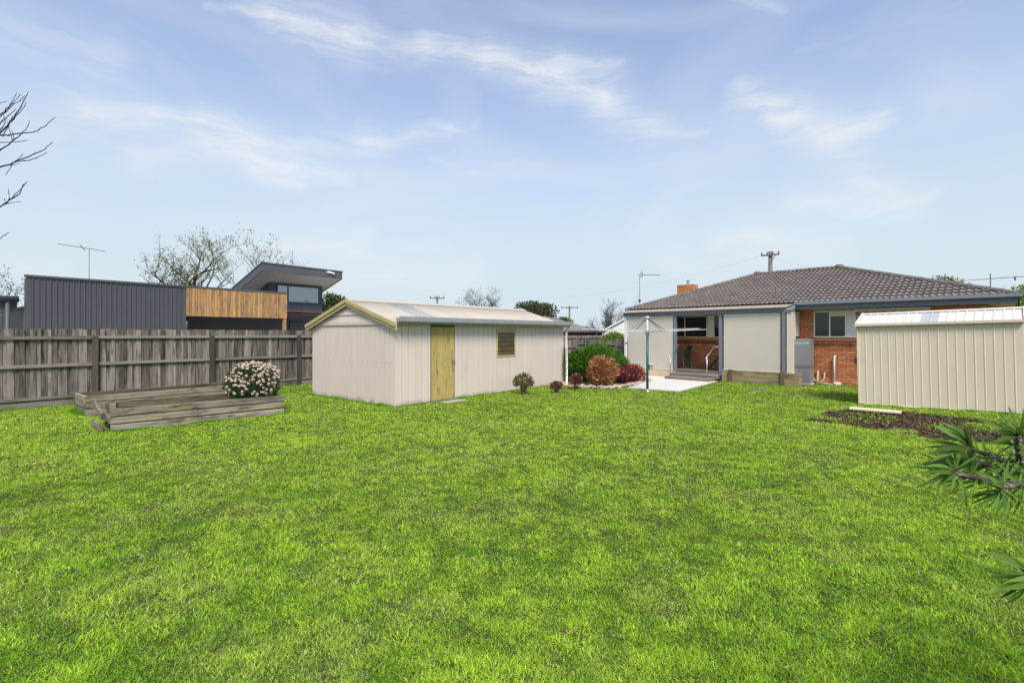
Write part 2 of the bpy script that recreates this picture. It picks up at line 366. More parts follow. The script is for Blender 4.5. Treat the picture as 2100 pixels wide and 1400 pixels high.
M['tile'] = mk('charcoal_roof_tile', (0.165, 0.144, 0.130), 0.75, var=0.25, scale=9, rnd=0.16, island=0.10, bump=0.4, bscale=60, col2=(0.25, 0.23, 0.21), c2=(0.55, 0.75), c2scale=5)
M['cap'] = mk('ridge_cap', (0.145, 0.13, 0.12), 0.8, var=0.2, scale=8, rnd=0.12, bump=0.3)
M['blue'] = mk('slate_blue_paint', (0.165, 0.192, 0.245), 0.5, var=0.08, scale=4)
M['bluelight'] = mk('slate_blue_gutter', (0.225, 0.255, 0.305), 0.4, var=0.06, scale=4)
M['screen'] = mk('cream_shade_screen', (0.68, 0.635, 0.54), 0.8, var=0.03, scale=2, trans=0.12, transp=0.12)
M['veroof'] = mk('cream_verandah_sheet', (0.70, 0.65, 0.54), 0.5, var=0.08, scale=6, trans=0.6)
M['ply'] = mk('plywood_skirt', (0.62, 0.47, 0.29), 0.7, var=0.1, scale=4, stretch=(1, 1, 0.3), rnd=0.06)
M['deck'] = mk('weathered_deck', (0.15, 0.12, 0.10), 0.85, var=0.25, scale=6, stretch=(0.3, 2, 2), rnd=0.15, bump=0.3)
M['step'] = mk('grey_step_timber', (0.24, 0.215, 0.18), 0.85, var=0.3, scale=6, stretch=(0.25, 2, 2), rnd=0.12, bump=0.4, col2=(0.14, 0.115, 0.09), c2=(0.5, 0.7), c2scale=2.5, c2stretch=(0.4, 1, 2))
M['concrete'] = mk('pale_concrete', (0.60, 0.58, 0.55), 0.85, var=0.05, scale=1.2, col2=(0.54, 0.52, 0.49), c2=(0.5, 0.8), c2scale=0.9, bump=0.1, bscale=50)
M['slabgrey'] = mk('worn_slab', (0.36, 0.33, 0.27), 0.9, var=0.25, scale=8)
M['heater'] = mk('grey_heater_steel', (0.25, 0.255, 0.265), 0.4, var=0.05, metallic=0.2)
M['sticker'] = mk('pale_blue_sticker', (0.30, 0.42, 0.47), 0.4, var=0.1, scale=20)
M['pvc'] = mk('white_pvc', (0.74, 0.73, 0.70), 0.4, var=0.05)
M['green'] = mk('green_line_post', (0.012, 0.13, 0.105), 0.4, var=0.08)
M['greenplastic'] = mk('green_plastic', (0.018, 0.075, 0.06), 0.4, var=0.1)
M['line'] = mk('line_cord', (0.38, 0.52, 0.52), 0.6, var=0.1)
M['greybox'] = mk('grey_plastic', (0.30, 0.33, 0.34), 0.5, var=0.08)
M['wiremetal'] = mk('dark_wire', (0.10, 0.10, 0.105), 0.5, metallic=0.4)
M['charcoal'] = mk('charcoal_cladding', (0.074, 0.076, 0.090), 0.5, var=0.05, scale=2, spec=0.4)
M['charcoaltrim'] = mk('charcoal_trim', (0.085, 0.088, 0.10), 0.5, var=0.05)
M['fascia'] = mk('charcoal_fascia_panel', (0.095, 0.098, 0.11), 0.6, var=0.05, rnd=0.06)
M['soffit'] = mk('pale_soffit', (0.74, 0.71, 0.66), 0.7, var=0.05)
M['silvertimber'] = mk('weathered_cedar', (0.41, 0.23, 0.085), 0.8, var=0.3, scale=7, stretch=(3, 3, 0.35), rnd=0.25, hue=0.015, bump=0.4,
                       col2=(0.17, 0.145, 0.13), c2=(0.50, 0.64), c2scale=4.5, c2stretch=(2.5, 2.5, 0.6))
M['redtimber'] = mk('red_timber_beam', (0.26, 0.085, 0.035), 0.7, var=0.15)
M['bark'] = mk('grey_bark', (0.085, 0.075, 0.066), 0.9, var=0.3, scale=9)
M['darktwig'] = mk('dark_twig', (0.042, 0.034, 0.036), 0.8, var=0.3, scale=20)
M['mossbark'] = mk('mossy_bark', (0.10, 0.085, 0.055), 0.9, var=0.35, scale=7, col2=(0.11, 0.12, 0.035), c2=(0.45, 0.6), c2scale=2)
M['pole'] = mk('power_pole_timber', (0.17, 0.15, 0.13), 0.9, var=0.25, scale=3, stretch=(3, 3, 0.3))
M['rock'] = mk('cream_garden_rock', (0.42, 0.375, 0.29), 0.9, var=0.3, scale=8, rnd=0.18, bump=0.8, bscale=14, col2=(0.27, 0.245, 0.20), c2=(0.55, 0.7), c2scale=6)
M['capsule'] = mk('seed_capsule', (0.21, 0.17, 0.135), 0.8, var=0.3, scale=60, island=0.25)
M['leafbig'] = mk('bottlebrush_leaf', (0.100, 0.190, 0.028), 0.5, var=0.2, scale=18, rnd=0.4, hue=0.02, trans=0.3, spec=0.2)
def leaf_mat(name, col, var=0.3, hue=0.02, trans=0.25, col2=None):
    return mk(name, col, 0.55, var=0.15, scale=3, island=var, hue=hue, trans=trans, col2=col2, c2=(0.45, 0.62), c2scale=2.2)
M['l_green'] = leaf_mat('bright_shrub_leaf', (0.088, 0.195, 0.02), 0.45)
M['l_brown'] = leaf_mat('russet_leaf', (0.50, 0.245, 0.115), 0.35, 0.012, col2=(0.38, 0.20, 0.09))
M['l_red'] = leaf_mat('crimson_leaf', (0.21, 0.03, 0.035), 0.5, 0.03, col2=(0.30, 0.10, 0.075))
M['l_maroon'] = leaf_mat('maroon_leaf', (0.155, 0.055, 0.055), 0.45, 0.04, col2=(0.30, 0.15, 0.085))
M['l_olive'] = leaf_mat('succulent_leaf', (0.15, 0.14, 0.04), 0.45, 0.04, col2=(0.23, 0.10, 0.05))
M['l_jade'] = leaf_mat('jade_leaf', (0.06, 0.115, 0.028), 0.4, 0.03)
M['l_clover'] = leaf_mat('clover_leaf', (0.10, 0.21, 0.045), 0.3)
M['l_far'] = leaf_mat('far_tree_leaf', (0.075, 0.095, 0.04), 0.4, 0.03)
M['l_lime'] = leaf_mat('lime_leaf', (0.17, 0.27, 0.04), 0.35, 0.02)
M['l_yellow'] = leaf_mat('yellow_green_leaf', (0.20, 0.20, 0.06), 0.4, 0.03)
M['l_weed'] = leaf_mat('weed_leaf', (0.20, 0.33, 0.03), 0.3, 0.02)
M['petal'] = mk('pale_pink_petal', (0.72, 0.56, 0.50), 0.7, var=0.1, scale=20, rnd=0.1, island=0.15, trans=0.2)
M['chip'] = mk('bark_chip', (0.115, 0.078, 0.05), 0.9, spec=0.1, var=0.3, scale=20, island=0.75, hue=0.02)
M['plank'] = mk('pale_plank', (0.66, 0.56, 0.42), 0.75, var=0.12, scale=6, stretch=(0.3, 2, 2))
M['farwall'] = mk('white_render', (0.72, 0.71, 0.69), 0.8, var=0.03)
M['peach'] = mk('peach_render', (0.52, 0.40, 0.25), 0.8, var=0.06)
M['stripe'] = mk('faded_awning', (0.42, 0.30, 0.26), 0.8, var=0.1)
M['ring'] = mk('grassy_ring', (0.20, 0.19, 0.13), 0.9, var=0.3, scale=20)
M['iron'] = mk('cast_iron_lid', (0.10, 0.10, 0.095), 0.8, var=0.3, scale=20)
M['grass'] = vcol_mat('grass_blade', 0.7, 0.34, 0.08)

# ------------------------------------------------------------------ layout frames
HA, SA, FA = R(-46), R(50.05), R(52.6)
HU, HV = Vector((math.cos(HA), math.sin(HA), 0)), Vector((-math.sin(HA), math.cos(HA), 0))
FU, FV = Vector((math.cos(FA), math.sin(FA), 0)), Vector((-math.sin(FA), math.cos(FA), 0))
SU, SV = Vector((math.cos(SA), math.sin(SA), 0)), Vector((-math.sin(SA), math.cos(SA), 0))
SB = Vector((-2.618, 10.93, 0))
def HP(s, K, z=0): return HU * s + HV * K + Vector((0, 0, z))
def FP(s, K, z=0): return FU * s + FV * K + Vector((0, 0, z))
def sight(px, py, Y):     # a point at depth Y given its bearing in the photograph's survey
    return Vector(((px - 1050) * Y / 1004, Y, 1.65 - (py - 684) * Y / 1004))
def hfun(x, y):           # the lawn rises a little towards the right-hand shed
    t = np.clip((np.asarray(x, float) - 8.1) / 2.2, 0, 1); return 0.075 * t * t * (3 - 2 * t) * np.clip((13.5 - np.asarray(y, float)) / 3, 0, 1)

# ------------------------------------------------------------------ the setting: ground, paving
def build_ground():
    ax = np.r_[[-1500, -600, -250, -120, -60, -35, -22], np.arange(-16, 16.01, 0.5), [20, 30, 50, 100, 220, 600, 1500]]
    ay = np.r_[[-400, -100, -30, -10, -4], np.arange(-1, 24.01, 0.5), [28, 36, 50, 80, 150, 400, 1000, 2500]]
    X, Y = np.meshgrid(ax, ay); Z = hfun(X, Y)
    nx, ny = len(ax), len(ay)
    i = np.arange(nx * ny).reshape(ny, nx)
    q = np.stack([i[:-1, :-1], i[:-1, 1:], i[1:, 1:], i[1:, :-1]], -1).reshape(-1, 4)
    o = put(np_mesh('ground', np.stack([X, Y, Z], -1).reshape(-1, 3), q, M['ground']), 'ground')
    kind(o, 'structure'); o['label'] = 'green lawn ground sheet reaching the horizon'
build_ground()
SLAB = [(3.50, 14.72), (4.78, 13.92), (6.66, 16.32), tuple(HP(-7.3, 17.1).xy), tuple(HP(-11.2, 17.1).xy), (4.55, 17.6), (4.2, 16.1)]
m = MB(); m.prism(SLAB, 'z', -0.05, 0.028)
o = kind(m.build('patio_paving', M['concrete']), 'structure'); o['label'] = 'pale concrete patio slab below the verandah steps'
MULCH = [(5.58, 9.31), (6.0, 9.75), (6.66, 10.25), (7.6, 10.72), (8.2, 10.2), (8.63, 9.55), (8.9, 8.9), (9.2, 8.3), (8.6, 7.7), (7.57, 7.17), (6.95, 7.35), (6.58, 7.8), (6.25, 8.37), (5.94, 8.91)]

m = MB(); m.prism([tuple(FP(a, b).xy) for a, b in ((-3, 15.3), (15, 15.3), (15, 21.6), (-3, 21.6))], 'z', -.04, .02)  # unseen pale slab, added to bounce light up to the neighbour's soffit
o = kind(m.build('added_bounce_paving', M['concrete']), 'structure'); o['label'] = 'pale slab behind the paling fence, added to bounce light onto the soffit'
# ------------------------------------------------------------------ side boundary fence
def board_mesh(w, h, t, name, mat, notch=0.0):
    m = MB(); m.box(-w / 2, w / 2, -t / 2, t / 2, 0, h); return m.mesh(name, mat)
def side_fence():
    f = thing('paling_fence', 'long weathered grey timber paling fence along the left side of the lawn', 'fence', FP(1.66, 14.98), FA)
    s0 = 1.66
    rg = random.Random(3)
    front = [board_mesh(w, 1.62, 0.016, 'paling', M['paling']) for w in (0.098, 0.104, 0.092)]
    S = -2.2; k = 0
    stuff = MB()
    while S < 34:
        w = 0.175
        for lay in (0, 1):
            x = S + lay * w / 2; jz = rg.uniform(-0.012, 0.012)
            y = 0.055 + (0.018 if lay else 0) + rg.uniform(-0.002, 0.002)
            hz = (1.765 if x < 16 else 1.55) - 0.05
            if x < 12.5:
                o = put(front[k % 3], 'paling', f, (x - s0, y, 0.04 + jz), (rg.uniform(-0.004, 0.004), rg.uniform(-0.006, 0.006), 0), (rg.uniform(0.95, 1.06), 1, (hz) / 1.62)); k += 1
            else:
                stuff.box(x - s0 - 0.049, x - s0 + 0.049, y - 0.008, y + 0.008, 0.02, 0.04 + hz + jz)
        S += w
    kind(stuff.build('paling_row', M['paling'], f), 'stuff')
    pm = MB(); pm.box(-0.05, 0.05, -0.055, 0.045, -0.1, 1.6); pm = pm.mesh('post', M['post'])
    S = -1.87
    posts = []
    while S < 33:
        put(pm, 'post', f, (S - s0, 0, 0), (0, rg.uniform(-0.01, 0.01), 0), (1, 1, 1 if S < 16 else 0.9)); posts.append(S); S += 2.55
    for a, b in zip(posts[:-1], posts[1:]):
        for zc, h in ((1.565, 0.075), (0.93, 0.075), (0.205, 0.075)):
            if a > 16: zc *= 0.9
            mm = MB(); mm.box(a - s0 + 0.052, b - s0 - 0.052, 0.0, 0.044, zc - h / 2 + rg.uniform(-.008, .008), zc + h / 2 + rg.uniform(-.008, .008))
            mm.build('rail', M['rail'], f)
        mm = MB(); mm.box(a - s0 + 0.052, b - s0 - 0.052, 0.012, 0.04, -0.03, 0.135); mm.build('plinth_board', M['rail'], f)
side_fence()

# ------------------------------------------------------------------ garden shed
def corrugated(x0, x1, p0, p1, pitch=0.076, amp=0.008, seg=6, th=0.0):
    # sheet with ribs running from line p0=(y,z) to p1=(y,z); x across
    m = MB(); n = max(2, int((x1 - x0) / pitch * seg)); vs = []
    d = Vector((0, p1[0] - p0[0], p1[1] - p0[1])).normalized(); nrm = Vector((0, -d.z, d.y))
    if nrm.z < 0: nrm = -nrm
    for i in range(n + 1):
        x = x0 + (x1 - x0) * i / n; a = amp * math.sin(2 * math.pi * x / pitch)
        for q in (p0, p1): vs.append((x, q[0] + nrm.y * a, q[1] + nrm.z * a))
    m.add(vs, [(2 * i, 2 * i + 2, 2 * i + 3, 2 * i + 1) for i in range(n)])
    o = len(m.v); m.add([(v[0], v[1] - nrm.y * 0.012, v[2] - nrm.z * 0.012) for v in vs], [(2 * i, 2 * i + 1, 2 * i + 3, 2 * i + 2) for i in range(n)])
    for i in range(n): m.f.append((2 * i, o + 2 * i, o + 2 * i + 2, 2 * i + 2)); m.f.append((2 * i + 1, 2 * i + 3, o + 2 * i + 3, o + 2 * i + 1))
    m.f.append((0, 1, o + 1, o)); m.f.append((2 * n, o + 2 * n, o + 2 * n + 1, 2 * n + 1))
    return m
def garden_shed():
    LN, WD, HW, HR = 6.72, 3.65, 1.905, 2.47
    t = thing('garden_shed', 'pale grooved board garden shed with gabled cream roof and olive door', 'shed', SB, SA)
    m = MB()
    m.box(0.02, LN - 0.02, 0.022, 0.08, 0.0, HW + .01); m.box(0.02, LN - 0.02, WD - 0.06, WD, 0, HW + .01)
    m.prism([(0.08, 0), (WD - 0.06, 0), (WD - .06, HW), (WD / 2, HR - 0.06), (0.08, HW)], 'x', 0.024, 0.08)
    m.prism([(0.08, 0), (WD - 0.06, 0), (WD - .06, HW), (WD / 2, HR - 0.06), (0.08, HW)], 'x', LN - 0.06, LN)
    m.build('wall_frame', M['shedback'], t)
    P = 0.192
    bm = MB(); bm.hexa([(0.0, 0, 0), (P - 0.010, 0, 0), (P - 0.004, 0.019, 0), (-.004, 0.019, 0), (0.0, 0, 1), (P - 0.010, 0, 1), (P - 0.004, 0.019, 1), (-.004, 0.019, 1)]); bm = bm.mesh('wall_board', M['shedboard'])
    D0, D1 = 1.04, 1.82; W0, W1, WZ0, WZ1 = 3.41, 4.23, 1.0, 1.785
    def side_board(a, b, z0, z1):
        if b - a < 0.02: return
        put(bm, 'wall_board', t, (a, 0, z0), (0, 0, 0), ((b - a) / P, 1, z1 - z0))
    x = 0.0
    while x < LN - 0.01:
        b = min(x + P, LN)
        if b <= D0 + .005 or x >= D1 - .005:
            if b <= W0 or x >= W1: side_board(x, b, 0.025, HW)
            else:
                if x < W0: side_board(x, W0, 0.025, HW)
                if b > W1: side_board(W1, b, 0.025, HW)
                a2, b2 = max(x, W0), min(b, W1)
                side_board(a2, b2, 0.025, WZ0); side_board(a2, b2, WZ1, HW)
        else:
            if x < D0: side_board(x, D0, 0.025, HW)
            if b > D1: side_board(D1, b, 0.025, HW)
        x += P
    gm = MB(); gm.box(0, 0.019, 0.0, P - 0.012, 0, 1); gm = gm.mesh('wall_board', M['shedboard'])
    n = 19
    for i in range(n):
        put(gm, 'wall_board', t, (0, i * WD / n, 0.02), (0, 0, 0), (1, WD / n / P, HW - 0.02))
    m = MB(); m.box(-0.006, 0.03, -0.006, 0.0, 0.02, HW); m.box(-0.006, 0.0, 0.0, 0.03, 0.02, HW); m.build('corner_trim', M['shedboard'], t)
    # gable weatherboards
    ap = WD / 2
    def half(z): return (ap + 0.02) * (HR - 0.03 - z) / (HR - 0.03 - HW)
    zz = [HW, HW + 0.20, HW + 0.37, HR - 0.05]
    for i in range(3):
        z0, z1 = zz[i] + 0.004, zz[i + 1]
        h0, h1 = half(z0), half(z1)
        m = MB(); a, b = (-0.035, -0.012)
        m.hexa([(a, ap - h0, z0), (0.022, ap - h0, z0), (0.022, ap + h0, z0), (a, ap + h0, z0), (b, ap - h1, z1), (0.022, ap - h1, z1), (0.022, ap + h1, z1), (b, ap + h1, z1)])
        m.build('gable_board', M['shedboard'], t)
    m = MB(); m.box(-0.03, 0.0, 0.0, WD, HW - 0.045, HW + 0.002); m.build('gable_rail', M['shedboard'], t)
    # barge boards: outer and inner steps
    ov = 0.17; sl = (HR - HW) / ap
    for s in (-1, 1):
        for x0, x1, dz0, dz1, nm in ((-0.10, -0.06, -0.13, -0.055, 'barge_board'), (-0.125, -0.065, -0.055, 0.035, 'barge_cap')):
            m = MB(); ye = ap + s * (ap + ov); ze = HR - sl * (ap + ov)
            m.hexa([(x0, ap, HR + dz0), (x1, ap, HR + dz0), (x1, ye, ze + dz0), (x0, ye, ze + dz0), (x0, ap, HR + dz1), (x1, ap, HR + dz1), (x1, ye, ze + dz1), (x0, ye, ze + dz1)])
            m.build(nm, M['olive'], t)
    # roof sheets
    ye, ze = -ov + 0.02, HR - sl * (ap + ov - 0.02)
    cuts = [-0.065, 0.95, 1.6, 2.36, 3.12, 3.88, 4.64, 5.40, 6.16, 6.86]
    for i in range(len(cuts) - 1):
        corrugated(cuts[i], cuts[i + 1] - 0.002, (ye, ze + 0.02), (ap, HR + 0.02)).build('roof_sheet', M['fibresheet'] if i == 1 else M['roofsheet'], t, smooth=True)
    corrugated(-0.065, 6.86, (2 * ap - ye, ze + 0.02), (ap, HR + 0.02)).build('roof_sheet', M['roofsheet'], t, smooth=True)
    m = MB(); m.prism([(ap - 0.16, HR - 0.02), (ap, HR + 0.045), (ap + 0.16, HR - 0.02), (ap + 0.16, HR - 0.012), (ap, HR + 0.058), (ap - 0.16, HR - 0.012)], 'x', -0.08, 6.87); m.build('ridge_cap', M['roofsheet'], t)
    # gutter
    m = MB(); g0, g1 = -0.06, 6.88
    prof = [(-0.26, 2.035), (-0.255, 2.035), (-0.252, 1.93), (-0.15, 1.93), (-0.148, 2.01), (-0.142, 2.01), (-0.142, 1.922), (-0.262, 1.922), (-0.268, 2.0), (-0.268, 2.035)]
    m.prism(prof[::-1], 'x', g0, g1); m.prism([(-0.255, 1.93), (-0.15, 1.93), (-0.15, 2.0), (-0.255, 2.02)], 'x', g1 - 0.004, g1 + 0.004); m.build('gutter', M['zinc'], t)
    m = MB(); m.box(-0.06, 6.8, -0.14, -0.118, 1.88, 1.99); m.build('fascia_board', M['shedboard'], t)
    # downpipe
    m = MB(); m.tube([(6.80, -0.20, 1.95), (6.80, -0.19, 1.86), (6.79, -0.06, 1.76), (6.79, -0.06, 0.05), (6.79, -0.10, 0.02)], 0.045, 10); m.build('downpipe', M['white'], t, smooth=True)
    # door: four boards
    d = thing_part('door', t); n = 4; w = (D1 - D0 - 0.03) / n
    dm = MB(); dm.box(0.003, w - 0.003, -0.004, 0.02, 0.05, HW - 0.09); dm = dm.mesh('door_board', M['door'])
    for i in range(n): put(dm, 'door_board', d, (D0 + 0.015 + i * w, 0, 0))
    m = MB(); m.tube([(D1 - 0.07, -0.004, 0.98), (D1 - 0.07, -0.045, 0.98)], 0.015, 8); m.tube([(D1 - 0.13, -0.05, 0.985), (D1 - 0.06, -0.05, 0.98), (D1 + 0.0, -0.05, 0.985)], 0.011, 8)
    m.box(D1 - 0.095, D1 - 0.045, -0.010, -0.004, 0.86, 1.03); m.box(D1 - 0.085, D1 - 0.055, -0.022, -0.01, 0.72, 0.86); m.build('door_handle', M['steel'], d)
    m = MB(); m.box(D0 - 0.0, D0 + 0.012, -0.008, 0.02, 0.03, HW - 0.03); m.box(D1 - 0.012, D1, -0.008, 0.02, 0.03, HW - 0.03); m.box(D0 + .012, D1 - .012, -0.006, 0.02, HW - 0.085, HW - 0.02)
    m.build('door_frame', M['shedback'], t)
    m = MB(); m.box(D0, D1, -0.05, 0.02, 0.0, 0.045); m.build('door_sill', M['step'], t)
    # louvre window
    wv = thing_part('window', t)
    m = MB(); m.box(W0, W1, -0.015, 0.05, WZ0 - 0.0, WZ0 + 0.045); m.box(W0, W1, -0.022, 0.05, WZ1 - 0.10, WZ1 - 0.002)
    m.box(W0, W0 + 0.045, -0.012, 0.05, WZ0 + 0.045, WZ1 - 0.10); m.box(W1 - 0.045, W1, -0.012, 0.05, WZ0 + 0.045, WZ1 - 0.10); m.build('frame', M['olive'], wv)
    m = MB(); m.box(W0 + .045, W1 - .045, 0.016, 0.021, WZ0 + .04, WZ1 - .1); m.build('window_back', M['dark'], wv)
    lm = MB(); hh = (WZ1 - WZ0 - 0.15) / 5; lm.hexa([(W0 + .05, -0.012, 0), (W1 - .05, -0.012, 0), (W1 - .05, -0.006, 0), (W0 + .05, -0.006, 0), (W0 + .05, 0.006, hh - 0.004), (W1 - .05, 0.006, hh - 0.004), (W1 - .05, 0.012, hh - 0.004), (W0 + .05, 0.012, hh - 0.004)])
    lm = lm.mesh('louvre_blade', M['louvre'])
    for i in range(5): put(lm, 'louvre_blade', wv, (0, 0, WZ0 + 0.048 + i * hh))
    # nail heads on the gable
    m = MB()
    for i in range(n * 5 - 1):
        y = (i + 0.5) * WD / 19; m.box(-0.004, 0, y - 0.008, y + 0.008, 0.98, 0.996)
    m.build('nail_heads', M['shedback'], t)
def thing_part(name, parent):
    o = bpy.data.objects.new(name, None); COL.objects.link(o); o.parent = parent; o.empty_display_size = 0.1; return o
garden_shed()
door_slab = SB + SU * 1.5 - SV * 0.28
m = MB(); m.prism([(-0.33, -0.14), (0.33, -0.16), (0.36, 0.12), (-0.31, 0.15)], 'z', -0.03, 0.018)
tag(m.build('step_slab', M['slabgrey'], None, door_slab, SA), 'small flat concrete slab on the grass at the olive shed door', 'slab')

# ------------------------------------------------------------------ raised garden beds
def sleeper(L, h, th=0.048, c=0.012, mat='sleeper'):     # one board along +x with eased edges
    p = [(c, 0), (th - c, 0), (th, c), (th, h - c), (th - c, h), (c, h), (0, h - c), (0, c)]
    return MB().prism(p, 'x', 0, L).mesh('sleeper_board', M[mat])
def bed_boards(t, LN, DP, H, left=True):
    h = H / 3; rg = random.Random(int(LN * 100))
    for i in range(3):
        j = lambda: rg.uniform(-0.008, 0.008)
        e = rg.uniform(-.02, .02)
        put(sleeper(LN + e, h - .012), 'sleeper_board', t, (0, j(), i * h), (0, rg.uniform(-.002, .002), 0))
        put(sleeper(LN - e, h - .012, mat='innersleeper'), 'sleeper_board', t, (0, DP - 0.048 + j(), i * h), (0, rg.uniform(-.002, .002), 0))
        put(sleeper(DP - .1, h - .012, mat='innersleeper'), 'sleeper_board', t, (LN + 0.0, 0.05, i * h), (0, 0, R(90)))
        if left: put(sleeper(DP - .1, h - .006), 'sleeper_board', t, (0.048, 0.05, i * h), (0, 0, R(90)))
    m = MB(); m.box(.05, LN - .05, .050, .054, 0, H - .02); m.box(.05, LN - .05, DP - .060, DP - .056, 0, .25); m.build('dark_seam_backing', M['dark'], t)  # dark sheets added behind the boards so the gaps read as shadow
    for x in (0.06, LN - 0.12):
        for y in (0.056, DP - 0.115):
            m = MB(); m.box(x, x + 0.06, y, y + 0.055, -0.05, H - 0.03); m.build('corner_stake', M['stake'], t)
    m = MB(); n = 14; vs = []; rr = random.Random(5)
    for j in range(6):
        for i in range(n): vs.append((0.05 + (LN - 0.1) * i / (n - 1), 0.05 + (DP - 0.1) * j / 5, H * 0.22 + rr.uniform(-0.02, 0.03)))
    m.add(vs, [(j * n + i, j * n + i + 1, (j + 1) * n + i + 1, (j + 1) * n + i) for j in range(5) for i in range(n - 1)]); m.build('bed_soil', M['soil'], t, smooth=True)
NB, NA = Vector((-6.69, 8.16, 0)), R(43)
FB, FBA = Vector((-8.53, 9.80, 0)), R(52.3)
t = thing('raised_garden_bed', 'rear weathered timber raised garden bed, intact box beside the paling fence', 'garden bed', FB, FBA, 'raised garden beds')
bed_boards(t, 2.9, 0.95, 0.405)
t = thing('raised_garden_bed', 'front timber raised garden bed with broken open end, holding the pink flowering shrub', 'garden bed', NB, NA, 'raised garden beds')
bed_boards(t, 2.76, 1.2, 0.402, left=False)
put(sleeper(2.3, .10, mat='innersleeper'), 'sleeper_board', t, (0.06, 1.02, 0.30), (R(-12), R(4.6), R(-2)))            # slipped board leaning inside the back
put(sleeper(0.66, .125), 'sleeper_board', t, (0.03, 0.03, 0.135), (R(-6), R(-4), R(93)))              # remaining end board
put(sleeper(0.62, .135), 'sleeper_board', t, (-0.04, 0.50, 0.16), (R(-8), R(-17), R(99)))             # loose end board, kicked up
put(sleeper(0.80, .11), 'sleeper_board', t, (-0.09, 0.18, 0.0), (R(10), R(-1), R(96)))                # fallen end board
m = MB(); m.box(0.05, .14, 0.98, 1.06, 0, .42); m.build('corner_post', M['sleeper'], t)

